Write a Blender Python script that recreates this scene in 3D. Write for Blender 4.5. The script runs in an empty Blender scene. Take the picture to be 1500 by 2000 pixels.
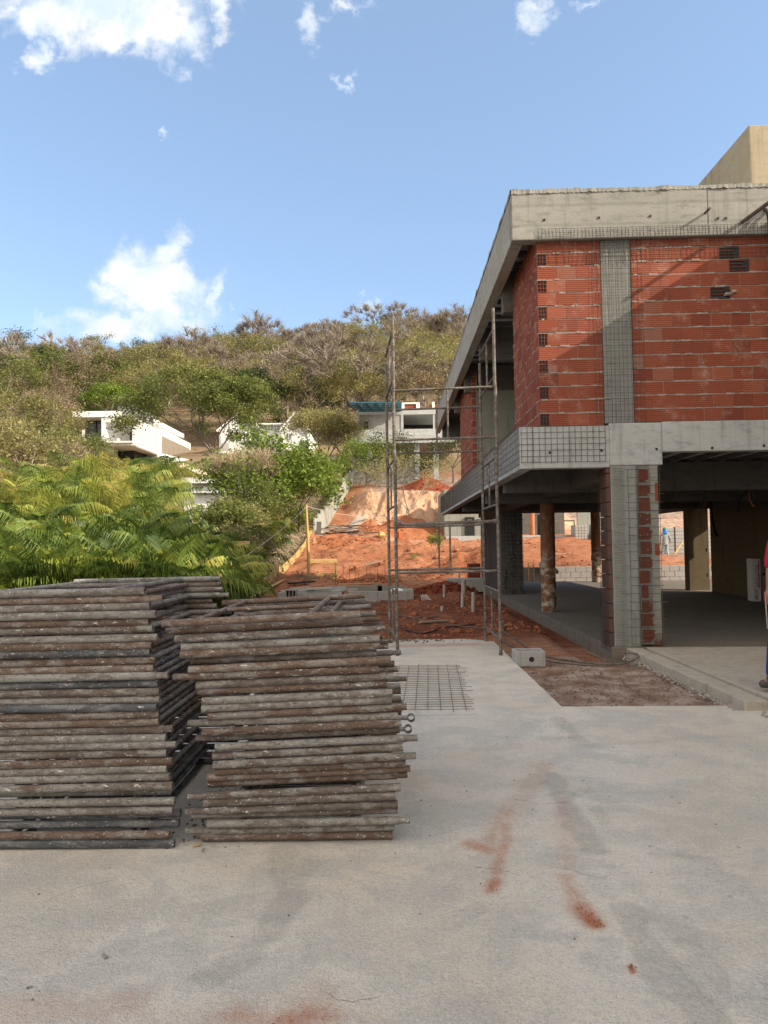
import bpy, bmesh, math, random
from mathutils import Vector, Matrix, noise as mnoise
PI = math.pi
rnd = random.Random(11)
S = bpy.context.scene
COL = S.collection

# ------------------------------------------------------------------ camera
FPX, CX, CY = 1400.0, 750.0, 1000.0          # focal length and centre in photo pixels
CAM = Vector((0, 0, 1.55))
ROT = Matrix.Rotation(math.radians(0.61), 3, 'Z') @ Matrix.Rotation(math.radians(92.54), 3, 'X') @ Matrix.Rotation(math.radians(-0.65), 3, 'Z')
cd = bpy.data.cameras.new('camera')
cd.sensor_fit = 'VERTICAL'; cd.sensor_height = 36; cd.lens = FPX / 2000 * 36
cd.clip_start = 0.05; cd.clip_end = 5000
cam = bpy.data.objects.new('camera', cd); COL.objects.link(cam)
cam.matrix_world = Matrix.Translation(CAM) @ ROT.to_4x4()
S.camera = cam

def ray(px, py):
    return ROT @ Vector(((px - CX) / FPX, -(py - CY) / FPX, -1))
def at(px, py, Y):
    d = ray(px, py); return CAM + d * (Y / d.y)

# ------------------------------------------------------------------ light
S.view_settings.view_transform = 'Standard'; S.view_settings.look = 'None'
S.view_settings.exposure = 1.42; S.view_settings.gamma = 1
SUN_A, SUN_E = math.radians(68), math.radians(30)
SUN = Vector((math.cos(SUN_E) * math.sin(SUN_A), -math.cos(SUN_E) * math.cos(SUN_A), math.sin(SUN_E)))
sl = bpy.data.lights.new('sun', 'SUN'); sl.energy = 3.0; sl.angle = math.radians(0.5); sl.color = (1, .88, .70)
so = bpy.data.objects.new('sun', sl); COL.objects.link(so)
so.location = (30, -20, 40); so.rotation_euler = SUN.to_track_quat('Z', 'Y').to_euler()

W = bpy.data.worlds.new('World'); S.world = W; W.use_nodes = True
def build_world():
    nt = W.node_tree; nt.nodes.clear(); N = nt.nodes.new; L = nt.links.new
    out = N('ShaderNodeOutputWorld'); bg = N('ShaderNodeBackground'); L(bg.outputs[0], out.inputs[0])
    sky = N('ShaderNodeTexSky'); sky.sky_type = 'NISHITA'; sky.sun_disc = False
    sky.sun_elevation = SUN_E; sky.sun_rotation = math.atan2(SUN.x, SUN.y)
    sky.air_density = 1.0; sky.dust_density = 1.3; sky.ozone_density = 1.0; sky.altitude = 900
    bg.inputs[1].default_value = 0.15
    def M(op, a, b=None, c=None):
        n = N('ShaderNodeMath'); n.operation = op
        for i, v in enumerate((a, b, c)):
            if v is None: continue
            if isinstance(v, (int, float)): n.inputs[i].default_value = v
            else: L(v, n.inputs[i])
        return n.outputs[0]
    tc = N('ShaderNodeTexCoord'); sp = N('ShaderNodeSeparateXYZ'); L(tc.outputs['Generated'], sp.inputs[0])
    x, y, z = sp.outputs
    ys = M('MAXIMUM', y, 0.05)
    u = M('DIVIDE', x, ys); v = M('DIVIDE', z, ys)
    cb = N('ShaderNodeCombineXYZ'); L(u, cb.inputs[0]); L(v, cb.inputs[1])
    def nz(scale, detail, rough, off=(0, 0, 0), dist=0):
        mp = N('ShaderNodeVectorMath'); mp.operation = 'ADD'; L(cb.outputs[0], mp.inputs[0]); mp.inputs[1].default_value = off
        n = N('ShaderNodeTexNoise'); n.inputs['Scale'].default_value = scale; n.inputs['Detail'].default_value = detail
        n.inputs['Roughness'].default_value = rough; n.inputs['Distortion'].default_value = dist
        L(mp.outputs[0], n.inputs['Vector']); return n.outputs['Fac']
    # ragged outlines: bend the sky coordinates before the cloud shapes are looked up
    wn = N('ShaderNodeTexNoise'); wn.inputs['Scale'].default_value = 17; wn.inputs['Detail'].default_value = 8; wn.inputs['Roughness'].default_value = .6; L(cb.outputs[0], wn.inputs['Vector'])
    ws = N('ShaderNodeSeparateColor'); L(wn.outputs['Color'], ws.inputs[0])
    u0_, v0_ = u, v
    u = M('ADD', u, M('MULTIPLY', M('SUBTRACT', ws.outputs[0], .5), .10)); v = M('ADD', v, M('MULTIPLY', M('SUBTRACT', ws.outputs[1], .5), .13))
    n1 = nz(17, 10, .60, dist=.3); n2 = nz(30, 6, .7, (3, 1, 0), .5); n3 = nz(7, 4, .5, (.05, -.06, 2))
    # cumulus ellipses in the sky: (photo px, py, half-width, half-height, tilt, strength)
    def ell(px, py, a, b, tilt):
        d = ray(px, py); u0, v0 = d.x / d.y, d.z / d.y
        du = M('SUBTRACT', u, u0); dv = M('SUBTRACT', v, v0)
        c, s = math.cos(tilt), math.sin(tilt)
        p = M('ADD', M('MULTIPLY', du, c / a * FPX), M('MULTIPLY', dv, s / a * FPX))
        q = M('ADD', M('MULTIPLY', du, -s / b * FPX), M('MULTIPLY', dv, c / b * FPX))
        r = M('SQRT', M('ADD', M('MULTIPLY', p, p), M('MULTIPLY', q, q)))
        return M('SUBTRACT', 1, r)
    def field(es):
        f = None
        for e in es:
            g = ell(*e); f = g if f is None else M('MAXIMUM', f, g)
        return f
    solid = field([(195, 0, 275, 120, 0), (270, 55, 150, 72, .2), (350, 75, 75, 75, .6), (90, 40, 130, 70, 0), (75, 105, 45, 45, -.7), (430, 20, 40, 60, 0),
                   (285, 570, 115, 105, .5), (325, 500, 42, 75, -.35), (330, 620, 125, 55, 0), (240, 560, 85, 60, .6), (345, 560, 85, 60, 0),
                   (415, 585, 22, 70, -.5), (240, 640, 170, 50, 0)])
    wisp = field([(605, 45, 36, 80, -.1), (690, 10, 60, 32, 0), (668, 145, 32, 14, -.8), (1050, 25, 48, 62, -.5), (322, 240, 26, 16, -.3),
                  (718, 582, 44, 24, .6), (455, 618, 24, 12, 0), (130, 675, 95, 40, 0), (1140, 10, 40, 20, 0)])
    def smooth(f, n, k, lo, hi):
        mr = N('ShaderNodeMapRange'); mr.interpolation_type = 'SMOOTHSTEP'
        L(M('ADD', f, M('MULTIPLY', M('SUBTRACT', n, .5), k)), mr.inputs[0])
        mr.inputs[1].default_value = lo; mr.inputs[2].default_value = hi
        return mr.outputs[0]
    a1 = smooth(solid, n1, 1.35, -.05, .75)
    a2 = M('MULTIPLY', smooth(wisp, n2, 2.0, .1, 1.1), .75)
    alpha = M('MULTIPLY', M('MAXIMUM', a1, a2), M('GREATER_THAN', y, .06))
    shade = smooth(n3, n1, 1.1, .3, .78)
    cc = N('ShaderNodeMix'); cc.data_type = 'RGBA'; L(shade, cc.inputs[0])
    cc.inputs[6].default_value = (2.0, 2.35, 2.75, 1); cc.inputs[7].default_value = (3.0, 2.92, 2.8, 1)
    # a slightly milky tropical sky
    hz = N('ShaderNodeMix'); hz.data_type = 'RGBA'; L(sky.outputs[0], hz.inputs[6]); hz.inputs[7].default_value = (.78, 1.12, 1.58, 1)
    hz.inputs[0].default_value = .55
    # unseen cloud cover added behind the camera to lift and neutralise shade light
    rb = N('ShaderNodeTexNoise'); rb.inputs['Scale'].default_value = 2.2; rb.inputs['Detail'].default_value = 6; L(tc.outputs['Generated'], rb.inputs['Vector'])
    cov = N('ShaderNodeMapRange'); cov.interpolation_type = 'SMOOTHSTEP'; L(M('SUBTRACT', rb.outputs['Fac'], M('MULTIPLY', y, .55)), cov.inputs[0]); cov.inputs[1].default_value = .34; cov.inputs[2].default_value = .62
    rear = N('ShaderNodeMix'); rear.data_type = 'RGBA'; L(M('MULTIPLY', cov.outputs[0], M('LESS_THAN', y, .42)), rear.inputs[0]); L(hz.outputs[2], rear.inputs[6]); rear.inputs[7].default_value = (4.15, 3.85, 3.5, 1)
    hz = rear
    mx = N('ShaderNodeMix'); mx.data_type = 'RGBA'; L(alpha, mx.inputs[0]); L(hz.outputs[2], mx.inputs[6]); L(cc.outputs[2], mx.inputs[7])
    L(mx.outputs[2], bg.inputs[0])
build_world()

# ------------------------------------------------------------------ helpers
def tag(o, label=None, cat=None, group=None, kind=None):
    if label: o['label'] = label
    if cat: o['category'] = cat
    if group: o['group'] = group
    if kind: o['kind'] = kind
    return o
def thing(name, label, cat, loc=(0, 0, 0), rz=0, group=None):
    o = bpy.data.objects.new(name, None); COL.objects.link(o)
    o.empty_display_size = .2
    o.location = loc; o.rotation_euler = (0, 0, rz)
    return tag(o, label, cat, group)
def dup(root, label=None, group=None):
    def cp(o, par):
        c = o.copy(); COL.objects.link(c); c.parent = par
        for k in ch.get(o.name, []): cp(k, c)
        return c
    ch = {}
    def walk(o):
        ch[o.name] = list(o.children)
        for k in o.children: walk(k)
    walk(root)
    r = cp(root, None)
    if label: r['label'] = label
    if group: r['group'] = group
    return r

class MB:
    """collects geometry of ONE mesh"""
    def __init__(s): s.v = []; s.f = []; s.c = []; s.cur = 0.0
    def face(s, idx): s.f.append(idx); s.c.append(s.cur)
    def box(s, x0, x1, y0, y1, z0, z1):
        b = len(s.v)
        s.v += [(x0, y0, z0), (x1, y0, z0), (x1, y1, z0), (x0, y1, z0), (x0, y0, z1), (x1, y0, z1), (x1, y1, z1), (x0, y1, z1)]
        for q in ((0, 3, 2, 1), (4, 5, 6, 7), (0, 1, 5, 4), (1, 2, 6, 5), (2, 3, 7, 6), (3, 0, 4, 7)): s.face([b + i for i in q])
        return s
    def obox(s, p, q, w, h, up=(0, 0, 1), roll=0):
        """box beam from p to q, w wide, h high"""
        p, q = Vector(p), Vector(q); d = (q - p).normalized(); up = Vector(up)
        r = d.cross(up)
        if r.length < 1e-4: r = d.cross(Vector((1, 0, 0)))
        r.normalize(); u = r.cross(d)
        if roll:
            m = Matrix.Rotation(roll, 3, d); r = m @ r; u = m @ u
        b = len(s.v)
        for e in (p, q):
            for a, c in ((-1, -1), (1, -1), (1, 1), (-1, 1)): s.v.append(tuple(e + r * (a * w / 2) + u * (c * h / 2)))
        for f in ((3, 2, 1, 0), (4, 5, 6, 7), (0, 1, 5, 4), (1, 2, 6, 5), (2, 3, 7, 6), (3, 0, 4, 7)): s.face([b + i for i in f])
        return s
    def tube(s, pts, rad, n=8, caps=True):
        pts = [Vector(p) for p in pts]
        if not isinstance(rad, (list, tuple)): rad = [rad] * len(pts)
        b = len(s.v); ref = None
        for i, p in enumerate(pts):
            d = (pts[min(i + 1, len(pts) - 1)] - pts[max(i - 1, 0)]).normalized()
            if ref is None:
                ref = Vector((0, 0, 1)) if abs(d.z) < .9 else Vector((1, 0, 0))
            r = d.cross(ref).normalized(); u = r.cross(d).normalized(); ref = u
            for k in range(n):
                a = 2 * PI * k / n
                s.v.append(tuple(p + (r * math.cos(a) + u * math.sin(a)) * rad[i]))
        for i in range(len(pts) - 1):
            for k in range(n):
                k2 = (k + 1) % n
                s.face([b + i * n + k, b + i * n + k2, b + (i + 1) * n + k2, b + (i + 1) * n + k])
        if caps:
            s.face([b + k for k in range(n)][::-1]); e = b + (len(pts) - 1) * n; s.face([e + k for k in range(n)])
        return s
    def pipe(s, p, q, r, t=.003, n=14):
        """hollow straight pipe, open at both ends"""
        p, q = Vector(p), Vector(q); d = (q - p).normalized()
        s.tube([p + d * .06 if 0 else p, q], r, n, False)
        s.tube([q, p], r - t, n, False)
        o = len(s.v) - 4 * n
        # rims: outer start/inner end ring share axis but may differ in phase, so build fresh rings
        ref = Vector((0, 0, 1)) if abs(d.z) < .9 else Vector((1, 0, 0))
        R = d.cross(ref).normalized(); U = R.cross(d).normalized()
        for e, flip in ((p, 1), (q, 0)):
            b = len(s.v)
            for rr in (r, r - t):
                for k in range(n):
                    a = 2 * PI * k / n; s.v.append(tuple(e + (R * math.cos(a) + U * math.sin(a)) * rr))
            for k in range(n):
                k2 = (k + 1) % n; q4 = [b + k, b + k2, b + n + k2, b + n + k]
                s.face(q4 if flip else q4[::-1])
        return s
    def quad(s, a, b, c, d):
        i = len(s.v); s.v += [tuple(a), tuple(b), tuple(c), tuple(d)]; s.face([i, i + 1, i + 2, i + 3]); return s
    def tri(s, a, b, c):
        i = len(s.v); s.v += [tuple(a), tuple(b), tuple(c)]; s.face([i, i + 1, i + 2]); return s
    def poly_prism(s, pts, z0, z1):
        n = len(pts); b = len(s.v)
        s.v += [(x, y, z0) for x, y in pts] + [(x, y, z1) for x, y in pts]
        s.face([b + i for i in range(n)][::-1]); s.face([b + n + i for i in range(n)])
        for i in range(n):
            j = (i + 1) % n; s.face([b + i, b + j, b + n + j, b + n + i])
        return s
    def rock(s, c, r, sq=.7):
        b = len(s.v); ph = rnd.random() * 6
        for zz, rr in ((-.6, .75), (.1, 1), (.7, .6)):
            for k in range(6):
                a = ph + k * PI / 3; j = r * rr * rnd.uniform(.75, 1.15)
                s.v.append((c[0] + math.cos(a) * j, c[1] + math.sin(a) * j, c[2] + zz * r * sq))
        s.v.append((c[0], c[1], c[2] + r * sq * rnd.uniform(.85, 1.1)))
        for l in (0, 1):
            for k in range(6):
                k2 = (k + 1) % 6; s.face([b + l * 6 + k, b + l * 6 + k2, b + l * 6 + 6 + k2, b + l * 6 + 6 + k])
        for k in range(6): s.face([b + 12 + k, b + 12 + (k + 1) % 6, b + 18])
        return s
    def build(s, name, m, parent=None, smooth=False, world=True, bevel=0, tint=False, weld=False):
        me = bpy.data.meshes.new(name)
        vs = s.v
        if parent is not None and world:
            l = parent.location; vs = [(a - l.x, b - l.y, c - l.z) for a, b, c in vs]
        me.from_pydata(vs, [], s.f); me.validate(clean_customdata=False)
        if tint:
            at_ = me.attributes.new('tint', 'FLOAT', 'FACE'); at_.data.foreach_set('value', s.c[:len(me.polygons)])
        if smooth:
            me.polygons.foreach_set('use_smooth', [True] * len(me.polygons))
            if smooth != 'all':
                try: me.set_sharp_from_angle(angle=math.radians(40))
                except Exception: pass
        me.materials.append(m); me.update()
        o = bpy.data.objects.new(name, me); COL.objects.link(o)
        if parent is not None: o.parent = parent
        if bevel:
            b = o.modifiers.new('edge', 'BEVEL'); b.width = bevel; b.segments = 2; b.limit_method = 'ANGLE'
        return o

def fbm(x, y, z=0, oct=4):
    return mnoise.fractal(Vector((x, y, z)), 1.0, 2.0, oct)
def lerp(a, b, t): return a + (b - a) * t
def sstep(a, b, x):
    t = min(1, max(0, (x - a) / (b - a))); return t * t * (3 - 2 * t)
def plin(pts, x):
    if x <= pts[0][0]: return pts[0][1]
    for (a, p), (b, q) in zip(pts, pts[1:]):
        if x <= b: return p + (q - p) * (x - a) / (b - a)
    return pts[-1][1]

# ------------------------------------------------------------------ materials
class NM:
    def __init__(s, name, rough=.85, spec=.3):
        s.m = bpy.data.materials.new(name); s.m.use_nodes = True
        s.nt = s.m.node_tree; s.b = s.nt.nodes['Principled BSDF']
        s.b.inputs['Roughness'].default_value = rough
        s.b.inputs['Specular IOR Level'].default_value = spec
        s.tc = s.nt.nodes.new('ShaderNodeTexCoord')
    def N(s, t): return s.nt.nodes.new(t)
    def L(s, a, b): s.nt.links.new(a, b)
    def put(s, v, sock):
        if hasattr(v, 'is_linked'): s.L(v, sock)
        elif isinstance(v, (tuple, list)) and len(v) == 3 and len(sock.default_value) == 4: sock.default_value = (*v, 1)
        else: sock.default_value = v
    def coord(s, scale=(1, 1, 1), obj_rand=False, kind='Object'):
        mp = s.N('ShaderNodeMapping'); s.L(s.tc.outputs[kind], mp.inputs[0]); mp.inputs['Scale'].default_value = scale
        if obj_rand:
            oi = s.N('ShaderNodeObjectInfo'); vm = s.N('ShaderNodeVectorMath'); vm.operation = 'SCALE'
            vm.inputs[0].default_value = (37, 91, 53); s.L(oi.outputs['Random'], vm.inputs['Scale']); s.L(vm.outputs[0], mp.inputs[1])
        return mp.outputs[0]
    def noise(s, scale, detail=4, rough=.55, co=None, dist=0):
        n = s.N('ShaderNodeTexNoise'); n.inputs['Scale'].default_value = scale; n.inputs['Detail'].default_value = detail
        n.inputs['Roughness'].default_value = rough; n.inputs['Distortion'].default_value = dist
        s.L(co if co is not None else s.tc.outputs['Object'], n.inputs['Vector']); return n.outputs['Fac']
    def vor(s, scale, co=None, feat='F1', out='Distance'):
        n = s.N('ShaderNodeTexVoronoi'); n.inputs['Scale'].default_value = scale; n.feature = feat
        s.L(co if co is not None else s.tc.outputs['Object'], n.inputs['Vector']); return n.outputs[out]
    def step(s, v, lo, hi, a=0., b=1.):
        n = s.N('ShaderNodeMapRange'); n.interpolation_type = 'SMOOTHSTEP'; s.put(v, n.inputs[0])
        n.inputs[1].default_value = lo; n.inputs[2].default_value = hi; n.inputs[3].default_value = a; n.inputs[4].default_value = b
        return n.outputs[0]
    def math(s, op, a, b=0.):
        n = s.N('ShaderNodeMath'); n.operation = op; s.put(a, n.inputs[0]); s.put(b, n.inputs[1]); return n.outputs[0]
    def mix(s, f, a, b, blend='MIX'):
        n = s.N('ShaderNodeMix'); n.data_type = 'RGBA'; n.blend_type = blend
        s.put(f, n.inputs[0]); s.put(a, n.inputs[6]); s.put(b, n.inputs[7]); return n.outputs[2]
    def ramp(s, f, stops):
        n = s.N('ShaderNodeValToRGB'); s.put(f, n.inputs[0]); e = n.color_ramp.elements
        while len(e) < len(stops): e.new(.5)
        for k, (p, c) in enumerate(stops): e[k].position = p; e[k].color = (*c, 1)
        return n.outputs[0]
    def attr(s, name, out='Fac'):
        n = s.N('ShaderNodeAttribute'); n.attribute_name = name; return n.outputs[out]
    def rand(s): return s.N('ShaderNodeObjectInfo').outputs['Random']
    def color(s, c): s.put(c, s.b.inputs['Base Color']); return s
    def bump(s, h, strength=.4, dist=.01, prev=None):
        n = s.N('ShaderNodeBump'); n.inputs['Strength'].default_value = strength; n.inputs['Distance'].default_value = dist
        s.put(h, n.inputs['Height'])
        if prev is not None: s.L(prev, n.inputs['Normal'])
        s.L(n.outputs[0], s.b.inputs['Normal']); return n.outputs[0]

def simple(name, c1, c2=None, scale=6, rough=.8, bump=0, spec=.3, metal=0, orand=False, stretch=(1, 1, 1)):
    m = NM(name, rough, spec); c2 = c2 or tuple(x * .75 for x in c1)
    co = m.coord(stretch, orand)
    n = m.noise(scale, 6, .6, co); m.color(m.mix(m.step(n, .3, .7), c1, c2))
    m.b.inputs['Metallic'].default_value = metal
    if bump: m.bump(m.noise(scale * 6, 5, .6, co), bump, .01)
    return m.m

def concrete(name, light, dark, warm, lines=0, holes=False, rough=.88, sc=1.0):
    m = NM(name, rough, .25)
    a = m.noise(.9 * sc, 6, .62); b = m.noise(5 * sc, 8, .7, m.coord((1, 1, 2.5))); c = m.noise(60 * sc, 3, .6)
    col = m.mix(m.step(a, .32, .68), light, warm)
    col = m.mix(m.math('MULTIPLY', m.step(b, .46, .72), .75), col, dark)
    st = m.noise(3 * sc, 5, .6, m.coord((4, 4, .22)))
    col = m.mix(m.step(st, .52, .74, 0, .5), col, tuple(x * .55 for x in dark))
    col = m.mix(m.step(c, .58, .7, 0, .35), col, tuple(x * .6 for x in dark))
    ef = m.vor(2.3 * sc, m.coord((1, 1, 1)))
    col = m.mix(m.step(m.noise(8 * sc, 6, .7), .6, .75, 0, .5), col, tuple(min(1, x * 1.35) for x in light))
    h = m.math('ADD', m.math('MULTIPLY', b, .6), m.math('MULTIPLY', c, .35))
    if lines:
        w = m.N('ShaderNodeTexWave'); w.wave_type = 'BANDS'; w.bands_direction = 'Z'; w.inputs['Scale'].default_value = lines
        w.inputs['Distortion'].default_value = .6; m.L(m.tc.outputs['Object'], w.inputs['Vector'])
        h = m.math('ADD', h, m.math('MULTIPLY', w.outputs['Fac'], .5))
        col = m.mix(m.step(w.outputs['Fac'], .0, .12, .25, 0), col, tuple(x * .6 for x in dark))
    m.color(col); m.bump(h, .5, .012)
    return m.m

M = {}
M['beam'] = concrete('cast_concrete', (.36, .36, .33), (.19, .19, .175), (.33, .31, .26), lines=0)
M['beam_pale'] = concrete('pale_cast_concrete', (.43, .445, .445), (.24, .25, .25), (.385, .395, .38))
M['column_conc'] = concrete('grey_green_render', (.27, .28, .265), (.165, .17, .16), (.235, .24, .22))
M['roof_conc'] = concrete('roof_beam_concrete', (.30, .295, .265), (.15, .147, .13), (.25, .247, .225), lines=1.1)
M['plaster'] = concrete('grey_render', (.27, .27, .24), (.19, .19, .17), (.23, .225, .19), sc=.7)
M['plaster_tan'] = concrete('tan_render', (.33, .285, .20), (.25, .215, .15), (.30, .255, .175), sc=.6)
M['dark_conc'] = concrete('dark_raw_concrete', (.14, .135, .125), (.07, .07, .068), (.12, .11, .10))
M['slab'] = concrete('floor_slab_concrete', (.40, .37, .32), (.27, .25, .215), (.38, .335, .27), sc=.8)
M['floor'] = concrete('dusty_dimmed_floor', (.175, .155, .13), (.115, .105, .09), (.16, .135, .105), sc=.8)  # dusty inner floor, also darkened to paint in the interior's dimness
M['plaster_inner'] = concrete('dimmed_render', (.13, .10, .058), (.09, .07, .042), (.11, .085, .05), sc=.6)  # tan render darkened in colour to paint in the dim interior
M['white_wall'] = simple('white_paint', (.80, .80, .78), (.68, .68, .66), 1.5, .6)
M['soffit'] = simple('soffit_filler', (.62, .60, .56), (.45, .43, .40), 5, .9)
M['rebar'] = simple('rusty_rebar', (.15, .11, .092), (.09, .075, .066), 14, .8, 0, .3, .3)
M['rebar_dark'] = simple('dark_wire', (.045, .043, .042), (.075, .05, .04), 20, .7, 0, .3, .3)
M['mortar'] = concrete('mortar', (.34, .315, .285), (.20, .185, .17), (.30, .255, .225), sc=3)
M['black'] = simple('black_plastic_and_voids', (.012, .012, .013), (.02, .02, .02), 8, .45)  # black plastic, and the darkness painted into holes and openings
M['hose'] = simple('grey_hose', (.16, .14, .12), (.10, .08, .065), 8, .6)
M['pvc'] = simple('white_pvc', (.46, .44, .40), (.34, .29, .25), 5, .55)
M['teal'] = simple('teal_steel', (.035, .12, .16), (.03, .09, .125), 2, .55)
M['glass'] = simple('window_glass', (.05, .065, .075), (.10, .12, .13), .8, .08, 0, .8)
M['wood_yellow'] = simple('raw_pine', (.55, .37, .15), (.40, .25, .10), 9, .8, .2, .2, 0, True, (.3, 3, 3))
M['wood_grey'] = simple('weathered_board', (.36, .31, .25), (.20, .17, .14), 9, .85, .3, .2, 0, True, (.4, 4, 4))
M['stone'] = simple('stone_cladding', (.30, .29, .28), (.12, .115, .11), 4, .9, .6)
M['block'] = concrete('concrete_block', (.36, .36, .35), (.24, .24, .235), (.34, .33, .31), sc=2)
M['bark'] = simple('grey_bark', (.19, .155, .125), (.10, .08, .065), 5, .9, .5, .2, 0, True, (3, 3, .7))
M['bark_pale'] = simple('pale_bark', (.30, .255, .20), (.17, .14, .11), 5, .9, .4, .2, 0, True, (3, 3, .7))

def brick_mat():
    m = NM('hollow_clay_brick', .85, .2)
    t = m.attr('tint')
    col = m.ramp(t, [(0, (.17, .046, .028)), (.3, (.25, .070, .040)), (.55, (.22, .060, .034)), (.8, (.285, .088, .050)), (.95, (.24, .095, .062)), (1, (.26, .14, .105))])
    n = m.noise(7, 6, .65); col = m.mix(m.step(n, .48, .75, 0, .45), col, (.24, .05, .028))
    d = m.noise(3.2, 7, .75); col = m.mix(m.step(d, .52, .74, 0, .6), col, (.40, .29, .235))
    m.color(col)
    w = m.N('ShaderNodeTexWave'); w.bands_direction = 'Z'; w.inputs['Scale'].default_value = 11; m.L(m.tc.outputs['Object'], w.inputs['Vector'])
    m.bump(m.math('ADD', m.step(w.outputs['Fac'], .05, .6), m.math('MULTIPLY', m.noise(90, 3), .5)), .6, .007)
    return m.m
M['brick'] = brick_mat()

def tube_mat(name, base, base2, rust, cement):
    m = NM(name, .72, .35)
    co = m.coord((2.2, 9, 9), True); cs = m.coord((7, 14, 14), True)
    a = m.noise(1.3, 8, .72, co); b = m.noise(2.2, 10, .8, cs); f = m.noise(7, 6, .75, cs)
    col = m.mix(m.step(a, .35, .65), base, base2)
    col = m.mix(m.step(b, .48, .57, 0, rust), col, (.095, .056, .038))
    col = m.mix(m.step(m.noise(1.5, 10, .8, m.coord((3.0, 8, 8), True)), .49, .57, 0, cement), col, (.28, .27, .25))
    col = m.mix(m.step(f, .57, .62, 0, .85), col, (.03, .023, .018))
    sp = m.noise(3.3, 5, .8, m.coord((4.5, 11, 11), True))
    col = m.mix(m.step(sp, .622, .655), col, (.60, .585, .55))
    v = m.vor(9, m.coord((4, 4, 4), True)); col = m.mix(m.step(v, .10, .14, .85, 0), col, (.52, .50, .46))
    m.color(col); m.bump(m.math('ADD', b, m.math('MULTIPLY', f, .5)), .6, .004)
    return m.m
TUBES = [('rust-brown', tube_mat('rusty_tube', (.095, .062, .047), (.165, .115, .087), .85, .6)),
         ('cement-grey', tube_mat('cement_caked_tube', (.15, .14, .125), (.27, .255, .23), .6, .8)),
         ('dark blue-grey', tube_mat('painted_tube', (.042, .050, .058), (.11, .118, .125), .4, .5)),
         ('reddish tan', tube_mat('tan_rust_tube', (.19, .125, .09), (.15, .11, .085), .6, .65)),
         ('dull brown', tube_mat('brown_tube', (.10, .08, .066), (.17, .15, .13), .7, .7))]
M['tube'] = TUBES[1][1]

def ground_mat():
    m = NM('earth', .95, .1)
    c = m.attr('zone', 'Color'); sp = m.N('ShaderNodeSeparateColor'); m.L(c, sp.inputs[0]); r, g, b = sp.outputs
    n1 = m.noise(.5, 8, .65); n2 = m.noise(3, 7, .65); n3 = m.noise(25, 4, .6)
    red = m.ramp(m.math('ADD', m.math('MULTIPLY', n1, .55), m.math('MULTIPLY', n2, .45)),
                 [(.3, (.18, .064, .033)), (.46, (.29, .115, .058)), (.58, (.38, .175, .095)), (.7, (.50, .29, .18))])
    tan = m.ramp(m.math('ADD', m.math('MULTIPLY', n1, .4), m.math('MULTIPLY', n2, .6)), [(.35, (.33, .17, .10)), (.5, (.46, .28, .18)), (.7, (.56, .39, .27))])
    hill = m.ramp(m.noise(.09, 9, .7), [(.35, (.15, .105, .065)), (.5, (.23, .165, .105)), (.65, (.17, .155, .07))])
    grey = m.ramp(n2, [(.35, (.16, .105, .08)), (.5, (.28, .215, .175)), (.62, (.42, .365, .32))])
    col = m.mix(r, hill, red); col = m.mix(g, col, tan); col = m.mix(b, col, grey)
    col = m.mix(m.attr('shade_soil'), col, m.ramp(n2, [(.35, (.085, .024, .013)), (.55, (.15, .045, .024)), (.7, (.21, .075, .042))]))  # house shade painted into the near soil as a darker red
    col = m.mix(m.step(n3, .55, .68, 0, .5), col, (.10, .045, .028))
    col = m.mix(m.math('MULTIPLY', m.step(m.noise(60, 3, .6), .58, .66), m.math('MULTIPLY', g, .5)), col, (.62, .47, .36))
    m.color(col)
    m.bump(m.math('ADD', m.math('MULTIPLY', n3, .7), n2), .9, .06)
    return m.m
M['ground'] = ground_mat()

def soil_mat(name, c1, c2, c3):
    m = NM(name, .96, .1)
    n1 = m.noise(1.1, 7, .65); n2 = m.noise(7, 6, .7)
    m.color(m.ramp(m.math('ADD', m.math('MULTIPLY', n1, .5), m.math('MULTIPLY', n2, .5)), [(.33, c1), (.5, c2), (.68, c3)]))
    m.bump(m.math('ADD', n2, m.noise(22, 4)), .8, .06)
    return m.m
M['soil_red'] = soil_mat('red_soil', (.19, .062, .030), (.32, .120, .058), (.44, .20, .11))
M['soil_dark'] = soil_mat('dark_red_soil', (.14, .035, .02), (.20, .055, .03), (.25, .08, .045))

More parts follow.
